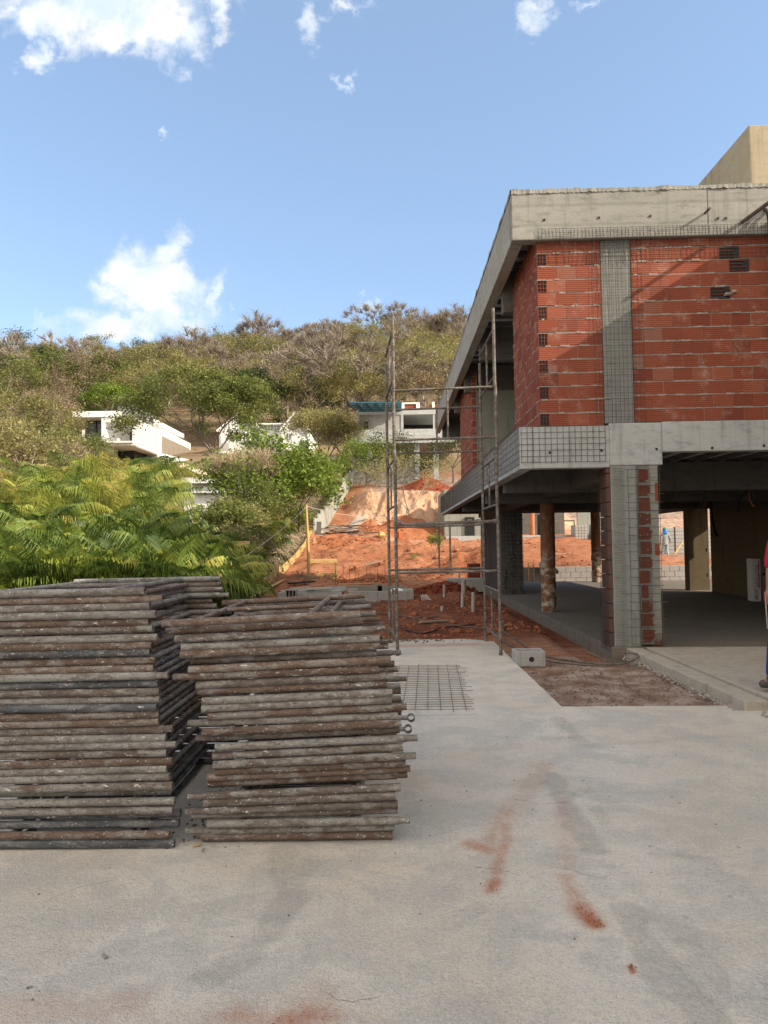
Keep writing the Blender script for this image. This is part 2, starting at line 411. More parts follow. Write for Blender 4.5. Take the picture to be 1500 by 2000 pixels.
def yard_mat():
    m = NM('trowelled_concrete', .86, .3)
    c = m.attr('zone', 'Color'); sp = m.N('ShaderNodeSeparateColor'); m.L(c, sp.inputs[0]); r, g, b = sp.outputs
    big = m.noise(.55, 6, .6); mid = m.noise(2.4, 8, .68); fine = m.noise(34, 5, .7); grit = m.noise(150, 3, .6)
    col = m.mix(m.step(big, .36, .66), (.77, .715, .635), (.71, .625, .51))
    col = m.mix(m.step(m.noise(1.5, 7, .7, m.coord((1, 1.3, 1)), .6), .48, .60, 0, .6), col, (.52, .50, .455))
    col = m.mix(m.step(m.noise(.8, 5, .6, m.coord((1, 1, 1), False)), .50, .62, 0, .55), col, (.66, .58, .47))
    col = m.mix(m.step(mid, .46, .60, 0, .55), col, (.52, .495, .45))
    col = m.mix(m.step(m.noise(1.2, 9, .75, m.coord((1, 1.8, 1))), .56, .70, 0, .5), col, (.66, .64, .60))
    col = m.mix(m.step(fine, .50, .60, 0, .30), col, (.47, .45, .415))
    fl = m.noise(70, 5, .75); col = m.mix(m.step(fl, .54, .61, 0, .42), col, (.42, .40, .37)); col = m.mix(m.step(fl, .46, .40, 0, .45), col, (.80, .78, .735))
    col = m.mix(m.step(grit, .58, .65, 0, .5), col, (.36, .345, .32))
    damp_and_dark = m.step(m.math('ADD', g, m.math('MULTIPLY', m.math('SUBTRACT', m.noise(5, 14, .9), .5), 2.0)), .10, 1.25)
    damp_and_dark = m.math('MULTIPLY', damp_and_dark, m.step(m.noise(26, 8, .8), .36, .60, .45, 1.0))
    col = m.mix(m.math('MULTIPLY', damp_and_dark, .46), col, (.25, .24, .22))  # covers damp streaks and the dark strips by the stacks
    rd = m.step(m.math('ADD', r, m.math('MULTIPLY', m.math('MULTIPLY', m.math('SUBTRACT', m.noise(22, 10, .9, m.coord((1.3, .8, 1))), .5), 1.7), m.math('MINIMUM', m.math('MULTIPLY', r, 2.5), 1.0))), .0, .95)
    col = m.mix(m.math('MULTIPLY', rd, .9), col, m.mix(r, (.55, .26, .14), (.40, .115, .045)))
    # small dark pits
    v = m.vor(5.5, m.coord((1, 1.0, 1))); pit = m.math('MULTIPLY', m.step(v, .05, .085, 1, 0), m.step(m.noise(.9, 3), .5, .6))
    col = m.mix(m.math('MULTIPLY', pit, .7), col, (.17, .155, .14))
    v2 = m.vor(21, m.coord((1, 1.4, 1))); p2 = m.math('MULTIPLY', m.step(v2, .07, .11, 1, 0), m.step(m.noise(2.1, 4), .47, .58))
    col = m.mix(m.math('MULTIPLY', p2, .55), col, (.22, .205, .19))
    m.color(col)
    sw = m.noise(15, 4, .6, m.coord((1, 2.2, 1)), 2.2)
    sw = m.math('ADD', m.math('MULTIPLY', m.math('SUBTRACT', sw, .5), m.step(m.noise(.9, 4, .6, m.coord((1, 1, 1))), .50, .62)), .5)
    h = m.math('ADD', m.math('MULTIPLY', fine, 1.0), m.math('ADD', m.math('MULTIPLY', grit, 1.0), m.math('MULTIPLY', sw, 1.1)))
    col = m.mix(m.step(sw, .56, .7, 0, .35), col, (.68, .66, .62)); col = m.mix(m.step(sw, .44, .3, 0, .22), col, (.40, .385, .355)); m.color(col)
    m.bump(m.math('SUBTRACT', h, m.math('MULTIPLY', pit, .6)), .9, .016)
    return m.m
M['yard'] = yard_mat()

def leaf_mat(name, stops, trans=.35, rough=.6, vary=.25):
    m = NM(name, rough, .25)
    t = m.attr('tint'); rr = m.rand()
    f = m.math('ADD', m.math('MULTIPLY', t, 1 - vary), m.math('MULTIPLY', rr, vary))
    col = m.ramp(f, stops); m.color(col)
    tr = m.N('ShaderNodeBsdfTranslucent'); m.L(col, tr.inputs[0])
    mx = m.N('ShaderNodeMixShader'); mx.inputs[0].default_value = trans
    m.L(m.b.outputs[0], mx.inputs[1]); m.L(tr.outputs[0], mx.inputs[2])
    m.L(mx.outputs[0], m.nt.nodes['Material Output'].inputs[0])
    return m.m
M['palm'] = leaf_mat('palm_frond', [(0, (.032, .058, .014)), (.28, (.08, .13, .025)), (.52, (.18, .235, .04)), (.78, (.35, .36, .065)), (.93, (.42, .31, .11)), (1, (.30, .22, .12))], .25, .5, .1)
M['leaf_green'] = leaf_mat('mid_green_leaf', [(0, (.075, .10, .028)), (.5, (.155, .18, .048)), (1, (.26, .275, .085))], .35)
M['leaf_bright'] = leaf_mat('fresh_green_leaf', [(0, (.075, .125, .018)), (.5, (.165, .235, .035)), (1, (.28, .345, .07))], .4)
M['leaf_dark'] = leaf_mat('dark_green_leaf', [(0, (.025, .045, .012)), (.5, (.045, .07, .018)), (1, (.075, .10, .025))], .3)
M['leaf_olive'] = leaf_mat('olive_leaf', [(0, (.14, .135, .05)), (.5, (.26, .24, .09)), (1, (.39, .35, .145))], .35)
M['leaf_dry'] = leaf_mat('dry_leaf', [(0, (.15, .115, .07)), (.5, (.25, .195, .12)), (1, (.35, .275, .17))], .3)
M['twig'] = leaf_mat('bare_twig', [(0, (.155, .125, .10)), (.5, (.24, .20, .16)), (1, (.33, .285, .23))], .0, .9)
M['twig_pale'] = leaf_mat('pale_twig', [(0, (.25, .19, .12)), (.5, (.36, .28, .18)), (1, (.44, .36, .25))], .1, .9)

# ------------------------------------------------------------------ terrain
CORR = [(-60, -.07), (12, -.06), (26, .0), (32.5, .06), (34.5, .2), (39, 1.0), (44.5, 1.84), (50.5, 2.05), (52.2, 3.7), (54.2, 5.35), (62, 6.7), (75, 9.5), (90, 13.5), (100, 16.5), (270, 68), (330, 72), (600, 40)]
UNDER = [(-60, -.1), (28.2, -.02), (28.35, .5), (33, .85), (44.4, 1.75), (50, 2.0), (54, 5), (62, 6.7)]
EDGE = [(18, -4.25), (21, -4.3), (33, -5.15), (46, -5.0), (62, -4.0)]
LEFT = [(-60, -.1), (10, -.35), (26, -.1), (34, .2), (45, 1.9), (55, 4.6), (70, 9.6), (90, 13.5), (100, 16), (270, 61), (330, 66), (600, 40)]
RAMP = [(44, 1.85), (49, 2.3), (59, 5.7), (62, 6.7)]
def ground_z(x, y):
    zc = plin(CORR, y)
    if 44 < y < 62 and x < -.9:
        zr = plin(RAMP, y); t = sstep(-3.4, -1.4, x + .06 * (y - 48)); zc = lerp(zr, zc, t)
    if x > 2.4 and 27 < y < 62: zc = lerp(zc, plin(UNDER, y), sstep(3.0, 4.6, x))
    zl = plin(LEFT, y)
    e = plin(EDGE, y); t = sstep(e - 1.2, e - .1, x)
    z = lerp(zl, zc, t)
    if y > 26 and x > 10: z = lerp(z, min(z, .75 + max(0, y - 44) * .22) if y < 100 else z, sstep(11.5, 14, x) * (1 - sstep(80, 100, y)))
    if y > 95:
        k = sstep(95, 200, y)
        z += k * 6 * math.sin(x * .016 + 1.7) - k * sstep(40, 160, x) * 12 + k * 4 * fbm(x * .02, y * .02, 3)
    amp = .02 if y < 13 else .05 + .03 * sstep(24, 40, y) + .4 * sstep(60, 110, y)
    bank = sstep(50.2, 51.2, y) * (1 - sstep(54.6, 56, y)) * sstep(-3.2, -2.2, x) * (1 - sstep(7, 9, x))
    z += bank * (.45 * fbm(x * 1.3, y * .45, 7) + .22 * fbm(x * 3.6, y * 2.2, 2))
    inside = (2.6 < x < 12.6 and 9.5 < y < 26.8)
    z += amp * fbm(x * .9, y * .9, 0, 5) * (0 if inside else 1)
    if 1.6 < x < 2.95 and 10 < y < 26: z += .07 * sstep(10, 12, y)
    if 12 < y < 40 and x < 3 and not inside: z += .10 * max(0, fbm(x * .45 + 9, y * .45)) * sstep(13, 18, y)
    if 25 < y < 50 and x < 14: z += (.36 * fbm(x * .32 + 4, y * .30 + 2, 1, 5) + .10 * fbm(x * 1.3, y * 1.1, 8)) * sstep(26, 33, y)
    if inside: z = -.12
    if y < 11 and -8 < x < 14: z = min(z, -.045)
    return z

def axis(segs):
    out = []
    for a, b, st in segs:
        n = max(1, round((b - a) / st)); out += [a + (b - a) * i / n for i in range(n)]
    return out + [segs[-1][1]]
XS = axis([(-420, -60, 24), (-60, -16, 3), (-16, -7, .7), (-7, 7, .14), (7, 22, .5), (22, 60, 3), (60, 400, 24)])
YS = axis([(-90, 6, 6), (6, 12, .4), (12, 30, .14), (30, 50, .22), (50, 55.5, .14), (55.5, 70, .6), (70, 110, 2.5), (110, 340, 8), (340, 620, 20)])
def zone(x, y):
    e = plin(EDGE, y); hx = sstep(e - .7, e - .1, x)
    red = hx * (1 - sstep(62, 78, y + 4 * fbm(x * .1, y * .1))) if x < 26 else 0
    tan = 0
    if 49.4 < y < 58 and x > -3.4:
        tan = sstep(49.9, 50.8, y + .8 * fbm(x * .6, y * .6)) * (1 - .75 * sstep(54.6, 56, y)) * sstep(-3.3, -1.8, x + .08 * (y - 48))
    if 41 < y < 47 and x < 2: tan = max(tan, .55 * sstep(42, 44, y) * (1 - sstep(45, 47, y)) * sstep(.45, .6, .5 + fbm(x * .5, y * .7)))
    grey = sstep(54.4, 56, y) * (1 - sstep(64, 70, y)) * sstep(-3, -.5, x) * .8
    if 6.5 < y < 13 and x > .8:
        grey = max(grey, (.85 - .85 * sstep(8.6, 12.6, y + 1.6 * fbm(x * .8, y * .8))))
    if y > 28 and x > 12: grey = max(grey, .5 * sstep(12, 15, x))
    return red, min(1, tan), min(1, max(0, grey))
def shade_soil(x, y):
    """house shade painted into the colour of the darker foundation soil"""
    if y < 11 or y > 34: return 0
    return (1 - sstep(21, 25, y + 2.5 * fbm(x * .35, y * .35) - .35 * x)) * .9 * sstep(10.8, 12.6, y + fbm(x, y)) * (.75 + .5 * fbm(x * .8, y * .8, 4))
def build_ground():
    nx, ny = len(XS), len(YS)
    vs = [(x, y, ground_z(x, y)) for y in YS for x in XS]
    fs = [(j * nx + i, j * nx + i + 1, (j + 1) * nx + i + 1, (j + 1) * nx + i) for j in range(ny - 1) for i in range(nx - 1)]
    me = bpy.data.meshes.new('ground'); me.from_pydata(vs, [], fs)
    a = me.attributes.new('zone', 'FLOAT_COLOR', 'POINT'); buf = []
    for x, y, z in vs: buf += [*zone(x, y), 1]
    a.data.foreach_set('color', buf)
    a2 = me.attributes.new('shade_soil', 'FLOAT', 'POINT'); a2.data.foreach_set('value', [shade_soil(x, y) for x, y, z in vs])
    me.polygons.foreach_set('use_smooth', [True] * len(fs)); me.materials.append(M['ground'])
    o = bpy.data.objects.new('ground', me); COL.objects.link(o); tag(o, kind='structure')
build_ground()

# concrete yard and the path that leaves it
def gp(px, py):
    d = ray(px, py); q = CAM - d * (CAM.z / d.z); return q.x, q.y
# earth carried over the slab, photo pixels turned into ground points: (from, to, half width in metres, strength)
RED = [(gp(*a), gp(*b), w, s) for a, b, w, s in (((1065, 1495), (985, 1600), .10, .30), ((990, 1585), (950, 1655), .075, .42), ((920, 1648), (955, 1662), .065, .60), ((985, 1612), (990, 1640), .045, .5), ((990, 1640), (968, 1705), .04, .55), ((966, 1720), (958, 1740), .04, .7),
        ((1098, 1560), (1108, 1690), .07, .28), ((1105, 1715), (1130, 1765), .06, .5), ((1132, 1768), (1158, 1800), .06, .7), ((1148, 1790), (1160, 1806), .045, .95), ((1230, 1888), (1236, 1898), .018, .85), ((465, 1985), (490, 1990), .10, .5), ((570, 1994), (615, 1984), .11, .62), ((620, 1950), (560, 1975), .12, .3),
        ((20, 1975), (260, 1965), .12, .30), ((300, 1990), (700, 1990), .10, .22), ((860, 1480), (1120, 1440), .16, .16), ((780, 1262), (930, 1258), .22, .5), ((780, 1560), (800, 1500), .2, .12), ((870, 1960), (1000, 1990), .1, .14))]
DAMP_DARK = [(gp(*a), gp(*b), w, s) for a, b, w, s in (((560, 1655), (572, 1745), .10, .85), ((572, 1745), (525, 1825), .085, .9), ((525, 1825), (410, 1915), .075, .75), ((540, 1660), (600, 1690), .08, .6), ((0, 1880), (230, 1850), .07, .45), ((1080, 1512), (1115, 1590), .075, .95), ((1115, 1590), (1165, 1662), .085, 1.0), ((1150, 1530), (1180, 1610), .04, .6), ((1205, 1705), (1250, 1735), .06, .55),
        ((1225, 1775), (1290, 1890), .08, .8), ((1290, 1890), (1390, 2000), .09, .9), ((1300, 1800), (1400, 1900), .08, .55), ((1280, 1668), (1400, 1685), .045, .6), ((1085, 1402), (1150, 1455), .08, .75), ((1150, 1455), (1290, 1446), .07, .6), ((1290, 1446), (1500, 1428), .07, .5), ((1045, 1828), (1190, 1838), .035, .55), ((1110, 1865), (1170, 1880), .02, .6), ((0, 1652), (340, 1650), .05, .75), ((380, 1645), (760, 1643), .05, .75), ((360, 1640), (372, 1570), .13, .6), ((750, 1398), (1090, 1392), .025, .7))]  # damp streaks, plus dark strips along the stack feet and their gap
def seg_d(x, y, a, b):
    (ax, ay), (bx, by) = a, b; dx, dy = bx - ax, by - ay; t = max(0, min(1, ((x - ax) * dx + (y - ay) * dy) / (dx * dx + dy * dy + 1e-9)))
    return math.hypot(x - ax - t * dx, y - ay - t * dy)
def yzone(x, y):
    r = g = 0; j = fbm(x * 5, y * 5); k = fbm(x * 9 + 3, y * 9)
    for a, b, w, s in RED:
        d = seg_d(x, y, a, b) + .25 * w * j
        if d < w * 2: r = max(r, s * (1 - sstep(0, w * 1.7, d)))
    for a, b, w, s in DAMP_DARK:
        d = seg_d(x, y, a, b) + .04 * j + .02 * k
        if d < w * 1.6: g = max(g, s * (1 - sstep(w * .55, w * 1.25, d)))
    return r, g
def sheet(name, xs, ys, zf, keep=None, depth=.16):
    nx, ny = len(xs), len(ys)
    vs = [(x, y, zf(x, y)) for y in ys for x in xs]; fs = []
    for j in range(ny - 1):
        for i in range(nx - 1):
            if keep is None or keep((xs[i] + xs[i + 1]) / 2, (ys[j] + ys[j + 1]) / 2):
                fs.append((j * nx + i, j * nx + i + 1, (j + 1) * nx + i + 1, (j + 1) * nx + i))
    bm = bmesh.new(); bv = [bm.verts.new(v) for v in vs]
    for f in fs: bm.faces.new([bv[i] for i in f])
    for v in [v for v in bm.verts if not v.link_faces]: bm.verts.remove(v)
    ed = [e for e in bm.edges if e.is_boundary]
    r = bmesh.ops.extrude_edge_only(bm, edges=ed)
    for v in r['geom']:
        if isinstance(v, bmesh.types.BMVert): v.co.z -= depth
    me = bpy.data.meshes.new(name); bm.to_mesh(me); bm.free()
    a = me.attributes.new('zone', 'FLOAT_COLOR', 'POINT'); buf = []
    for v in me.vertices: buf += [*yzone(v.co.x, v.co.y), 0, 1]
    a.data.foreach_set('color', buf)
    me.materials.append(M['yard']); me.polygons.foreach_set('use_smooth', [True] * len(me.polygons))
    try: me.set_sharp_from_angle(angle=math.radians(40))
    except Exception: pass
    o = bpy.data.objects.new(name, me); COL.objects.link(o); return tag(o, kind='structure')
yz = lambda x, y: .006 * fbm(x * .7, y * .7) + .0022 * fbm(x * 6, y * 6)
sheet('concrete_yard', axis([(-9, -2.4, .4), (-2.4, 2.4, .021), (2.4, 13, .15)]), axis([(-9, 1.9, .5), (1.9, 4.4, .02), (4.4, 6.84, .035)]), yz)
def path_keep(x, y):
    e = 1.59 + .012 * fbm(0, y * 3)
    return x < e and not (y > 11.2 and x > 1.59 - .45 * ((y - 11.2) / .5) ** 2)
sheet('concrete_path', axis([(-1.7, 1.62, .04)]), axis([(6.846, 11.7, .05)]), lambda x, y: yz(x, y) - .002, path_keep, .12)
cr = MB()
for pts in (((1075, 1693), (1120, 1703), (1180, 1716), (1190, 1712)), ((925, 1692), (985, 1703), (1015, 1712)), ((1255, 1782), (1290, 1850), (1350, 1915), (1430, 2000)), ((750, 1398), (900, 1396), (1000, 1397), (1085, 1393)), ((1000, 1560), (1060, 1572), (1110, 1566)), ((90, 1760), (150, 1735), (230, 1718)), ((640, 1945), (690, 1958), (740, 1948))):
    P = [gp(*p) for p in pts]
    for (ax, ay), (bx, by) in zip(P, P[1:]):
        n = 14; pv = None
        for i in range(n + 1):
            t = i / n; x, y = lerp(ax, bx, t), lerp(ay, by, t); o_ = .012 * fbm(x * 14, y * 14, 2); w = .0011 * rnd.uniform(.4, 1.5)
            q = (Vector((x + o_, y + o_ - w, yz(x, y) + .0016)), Vector((x + o_, y + o_ + w, yz(x, y) + .0016)))
            if pv: cr.quad(pv[0], q[0], q[1], pv[1])
            pv = q
tag(cr.build('slab_cracks', M['dark_conc']), 'hairline cracks and a pour joint in the concrete slab', 'cracks', kind='stuff')
# apron in front of the house: edge strip, sunk joint, main slab
ap = MB()
def rough_edge(mb, x0, x1, y0, y1, z0, z1, n, axis_='y', amp=.012):
    """slab box whose camera edge wanders"""
    top, bot = [], []
    if axis_ == 'y':
        L_ = [(x0 + amp * fbm(i * .7, 3.1), lerp(y0, y1, i / n)) for i in range(n + 1)]; R_ = [(x1, lerp(y1, y0, i / n)) for i in range(n + 1)]
    else:
        L_ = [(lerp(x1, x0, i / n), y0 + amp * fbm(i * .7, 1.3)) for i in range(n + 1)]; R_ = [(lerp(x0, x1, i / n), y1) for i in range(n + 1)]
    mb.poly_prism(L_ + R_, z0, z1)
rough_edge(ap, 3.19, 3.405, 6.62, 9.96, -.15, .088, 40, 'y', .02)
ap.box(3.40, 3.47, 6.70, 9.95, -.15, .06)
rough_edge(ap, 3.465, 9.0, 6.58, 9.955, -.15, .094, 60, 'x', .05)
o = ap.build('apron_slab', M['slab'], bevel=.012); tag(o, kind='structure')
deb = MB()
for _ in range(420):
    x = rnd.uniform(3.0, 3.2) if rnd.random() < .6 else rnd.uniform(3.2, 6); y = rnd.uniform(6.6, 9.9) if x < 3.2 else rnd.uniform(6.35, 6.58)
    if x < 3.2: x = 3.19 - abs(rnd.gauss(0, .05))
    deb.rock((x, y, -.015 if y > 6.86 else .004), rnd.uniform(.006, .022))
tag(deb.build('rubble', M['mortar']), 'crumbled mortar bits along the edge of the raised house slab', 'rubble', kind='stuff')

# ------------------------------------------------------------------ the house under construction
H = thing('unfinished_house', 'two storey unfinished house of grey concrete beams and red hollow brick', 'house', (1.76, 10.0, 0))
FZ = .10
def part(name, mb, m, **k): return mb.build(name, m, H, **k)

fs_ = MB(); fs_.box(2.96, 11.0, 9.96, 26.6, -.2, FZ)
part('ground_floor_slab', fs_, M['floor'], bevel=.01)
# first-floor slab, its edge beams and joists
b = MB(); rough = lambda: None
b.box(1.76, 1.94, 9.98, 26.25, 2.57, 3.16)
part('floor_edge_beam', b, M['beam_pale'], bevel=.012)
b = MB(); b.box(1.942, 3.0, 9.983, 10.16, 2.575, 3.158); b.box(3.0, 3.72, 9.976, 10.16, 2.6, 3.19); b.box(3.722, 11.0, 9.98, 10.16, 2.78, 3.2)
part('floor_front_beam', b, M['beam_pale'], bevel=.01)
b = MB(); b.box(1.945, 11.0, 10.165, 26.25, 2.98, 3.15)
part('floor_deck', b, M['soffit'])
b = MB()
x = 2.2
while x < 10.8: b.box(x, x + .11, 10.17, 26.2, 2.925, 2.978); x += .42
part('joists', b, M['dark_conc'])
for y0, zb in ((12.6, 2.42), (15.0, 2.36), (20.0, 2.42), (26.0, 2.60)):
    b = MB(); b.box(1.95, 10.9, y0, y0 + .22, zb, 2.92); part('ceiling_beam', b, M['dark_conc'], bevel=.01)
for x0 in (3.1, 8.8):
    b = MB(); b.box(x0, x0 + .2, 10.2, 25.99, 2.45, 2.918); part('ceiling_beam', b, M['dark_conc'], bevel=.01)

# roof: fascia beams with a crumbled top edge, deck, ribs
def jag_top(mb, x0, x1, y0, y1, z, n, along, amp=.05):
    """broken crust of concrete on a beam's top"""
    prev = None
    for i in range(n + 1):
        t = i / n
        h = .008 + amp * max(0, fbm(t * n * .07, 5.5) + .15) * rnd.uniform(.6, 1.1) + .014 * rnd.random() ** 2; w = -.004 - .02 * max(0, fbm(t * n * .11, 9.1)) - .006 * rnd.random()
        if along == 'x': a = (lerp(x0, x1, t), y0 + w, z); c = (lerp(x0, x1, t), y1, z); e = .02
        else: a = (x0 + w, lerp(y0, y1, t), z); c = (x1, lerp(y0, y1, t), z)
        k = len(mb.v)
        mb.v += [(a[0], a[1], z - .03 - .02 * rnd.random()), (a[0], a[1], z + h * .7), ((a[0] * 2 + c[0]) / 3, (a[1] * 2 + c[1]) / 3, z + h), (c[0], c[1], z + .01)]
        if prev is not None:
            for q in range(3): mb.face([prev + q, k + q, k + q + 1, prev + q + 1] if along != 'x' else [prev + q + 1, k + q + 1, k + q, prev + q])
        prev = k
b = MB(); b.box(1.70, 4.42, 9.94, 10.12, 5.80, 6.50); b.box(4.425, 11.0, 9.943, 10.12, 5.80, 6.50)
rb = part('roof_front_beam', b, M['roof_conc'], bevel=.012)
b = MB(); b.box(1.70, 1.88, 10.122, 27.7, 5.80, 6.50)
part('roof_side_beam', b, M['beam'], bevel=.012)
b = MB(); jag_top(b, 1.70, 11.0, 9.94, 10.2, 6.50, 420, 'x', .05); jag_top(b, 1.70, 1.95, 9.94, 27.7, 6.50, 420, 'y', .05)
part('broken_roof_edge', b, M['roof_conc'])
b = MB(); b.box(1.885, 11.0, 10.125, 27.68, 6.22, 6.42); part('roof_deck', b, M['soffit'])
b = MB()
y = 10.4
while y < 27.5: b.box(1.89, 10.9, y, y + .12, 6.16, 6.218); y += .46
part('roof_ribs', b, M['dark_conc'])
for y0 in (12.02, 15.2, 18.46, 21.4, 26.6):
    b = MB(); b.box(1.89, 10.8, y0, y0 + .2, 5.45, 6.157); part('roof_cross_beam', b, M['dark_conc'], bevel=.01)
# tie holes in the beam faces
for px, py in ((1057, 430), (1163, 427), (1262, 425), (1392, 431), (1407, 431), (1068, 884), (1168, 880), (1274, 878), (1381, 876), (1480, 872)):
    p = at(px, py, 9.93 if py < 600 else 9.972); b = MB(); b.tube([(p.x, p.y, p.z), (p.x, p.y + .008, p.z)], .018, 10); part('tie_hole_darkness', b, M['black'])
p = at(1367, 421, 9.94); b = MB(); b.tube([(p.x, p.y, p.z), (p.x + .01, p.y - .13, p.z + .01)], .018, 10); part('pipe_stub', b, M['rebar'])

# brickwork
CAV = []
BH, BL, G, GV = .172, .269, .018, .004
def brick_wall(name, u0, u1, z0, z1, place, depth, corner=False, missing=(), back=True):
    """bricks laid along u; place(u, w, z) -> world point, w into the wall"""
    bk = MB(); mo = MB()
    def pbox(mb, a0, a1, w0, w1, c0, c1):
        k = len(mb.v)
        for (u, w, z) in ((a0, w0, c0), (a1, w0, c0), (a1, w1, c0), (a0, w1, c0), (a0, w0, c1), (a1, w0, c1), (a1, w1, c1), (a0, w1, c1)): mb.v.append(place(u, w, z))
        for q in ((0, 3, 2, 1), (4, 5, 6, 7), (0, 1, 5, 4), (1, 2, 6, 5), (2, 3, 7, 6), (3, 0, 4, 7)): mb.face([k + i for i in q])
    pbox(mo, u0 + (.128 if corner else .004), u1 - .004, .006, depth, z0, z1)
    if corner: pbox(mo, u0 + .004, u0 + .128, .058, depth, z0, z1)
    z = z0 + .004; r = 0
    while z < z1 - .05:
        h = min(BH, z1 - z)
        u = u0
        if corner and r % 2 == 0:                       # brick end with its holes
            w = .125
            for i in range(4): pbox(bk, u + i * (w - .005) / 3, u + i * (w - .005) / 3 + .005, -.002, .012, z, z + h)
            for j in range(4): pbox(bk, u + .005, u + w - .005, 0, .012, z + j * (h - .005) / 3, z + j * (h - .005) / 3 + .005)
            holes = MB(); holes.box(u + .006, u + w - .006, 10.036, 10.040, z + .006, z + h - .006); part('brick_cavity_darkness', holes, M['black'])
            pbox(mo, u, u + w, .004, .05, z + h + .001, z + h + G - .001)
            u += w + GV
        elif r % 2 == 1: u += 0
        elif not corner: u -= BL / 2
        while u < u1 - .03:
            a0, a1 = max(u, u0), min(u + BL, u1)
            bk.cur = min(.999, max(0, rnd.gauss(.45, .24)))
            jz, jw = rnd.uniform(-.003, .003), rnd.uniform(-.004, .004)
            if any(abs((a0 + a1) / 2 - mu) < .14 and abs(z + h / 2 - mz) < .09 for mu, mz in missing): CAV.append((a0, a1, z, z + h))
            if not any(abs((a0 + a1) / 2 - mu) < .14 and abs(z + h / 2 - mz) < .09 for mu, mz in missing):
                pbox(bk, a0, a1 - rnd.uniform(0, .004), jw, depth * .8, z + jz, z + h + jz)
            if rnd.random() < .75:                      # squeezed-out mortar
                mo_n = rnd.randint(2, 6); uu = rnd.uniform(a0, a1 - .1)
                for q in range(mo_n):
                    s = rnd.uniform(.008, .022); pbox(mo, uu, uu + s * 2.2, -rnd.uniform(.0, .008), .02, z + h + rnd.uniform(-.006, .0), z + h + .014 + rnd.uniform(0, .008)); uu += s * 1.7
            u += BL + GV
        z += BH + G; r += 1
    w = part(name, bk, M['brick'], tint=True)
    m_ = mo.build('mortar', M['mortar'], None); m_.data.transform(Matrix.Translation(-H.location)); m_.parent = w
    return w
front = lambda u, w, z: (u, 10.02 + w, z)
brick_wall('brick_wall', 2.06, 2.95, 3.17, 5.84, front, .14, True)
brick_wall('brick_wall', 3.37, 7.6, 3.21, 5.84, front, .14, False, ((4.66, 5.60), (4.83, 5.40), (4.72, 5.0)))
side = lambda u, w, z: (2.06 + w, u, z)
brick_wall('brick_wall', 10.04, 12.05, 3.17, 5.95, side, .13)
brick_wall('brick_wall', 18.3, 21.5, 3.17, 5.95, side, .13)
for a0, a1, z0, z1 in CAV:
    b = MB(); b.box(a0 - .001, a1 + .001, 10.0215, 10.0245, z0 - .002, z1 + .002); part('knocked_out_cavity_darkness', b, M['black'])
    b = MB()                                            # broken webs of the bricks knocked out for pipes
    for j in range(4): b.box(a0, a1 - .10 * rnd.random(), 10.006, 10.021, z0 + .008 + j * .046, z0 + .015 + j * .046)
    part('broken_brick', b, M['brick'])['kind'] = 'stuff'
b = MB(); b.rock((4.70, 10.03, 4.98), .07, .5); b.rock((4.79, 10.03, 5.02), .05, .6); part('mortar_lump', b, M['mortar'])
M['brick_worn'] = simple('worn_brick', (.20, .055, .035), (.14, .05, .036), 9, .95, .5)
M['brick_shade'] = simple('shade_toned_brick', (.14, .06, .045), (.085, .06, .052), 7, .95, .5)  # column side brick, shadow painted into its colour
# columns
b = MB(); b.box(2.955, 3.365, 10.026, 10.3, 3.195, 5.80); part('upper_column', b, M['column_conc'], bevel=.008)
c = MB()
n = 26                                                  # front column, patched unevenly over its bricks
c.box(3.06, 3.42, 9.985, 10.36, FZ, 2.6); c.box(3.42, 3.70, 10.0, 10.36, FZ + .02, 2.6)
part('front_column', c, M['column_conc'], bevel=.008)
c = MB()
for i in range(9):                                      # comb lines dragged through the wet render
    pass
k = 0
z = FZ + .03
while z < 2.58:
    c.tube([(3.075, 9.984, z), (3.17, 9.980, z + .004), (3.25, 9.984, z + .002)], [.006, .008, .004], 5, True); z += .0215
part('combed_render', c, M['column_conc'])
c = MB(); z = FZ + .06
while z < 2.5:
    c.cur = rnd.uniform(.0, .6); x0 = 3.43 + rnd.uniform(-.02, .03); h = rnd.uniform(.16, .192); xm = rnd.uniform(3.52, 3.60); c.box(x0, xm, 9.994, 10.05, z + rnd.uniform(0, .02), z + h)
    if rnd.random() < .75: c.box(xm, xm + rnd.uniform(.02, .07), 9.995, 10.05, z + rnd.uniform(.0, .06), z + h - rnd.uniform(0, .05))
    z += .2
part('column_bricks', c, M['brick_worn'], tint=True)
for x, za, zb in ((3.66, 2.1, 2.35), (3.64, 1.35, 1.5)):
    c = MB(); c.cur = .5; c.box(x, 3.704, 9.984, 10.1, za, zb); part('bared_brick', c, M['brick'], tint=True)
c = MB()
for j in range(24):
    z = FZ + .1 + j * .104; xe = 3.60 + .05 * fbm(j * .9, 1); c.poly_prism([(xe, 9.988), (3.703, 9.986), (3.703, 10.02), (xe + .02 * rnd.random(), 10.02)], z, z + .1)
part('render_patches', c, M['plaster'])
c = MB()
for i in range(4): c.box(3.60 + i * .032, 3.606 + i * .032, 9.982, 10.02, .1, .28)
for j in range(4): c.box(3.60, 3.702, 9.983, 10.02, .10 + j * .058, .106 + j * .058)
part('brick_end', c, M['brick'])
c = MB(); z = FZ
while z < 2.56:
    c.cur = rnd.uniform(0, .5); c.box(3.0 + rnd.uniform(0, .012), 3.058, 10.0 + rnd.uniform(0, .012), 10.34, z, z + .185); z += .2
part('column_side_bricks', c, M['brick_shade'])
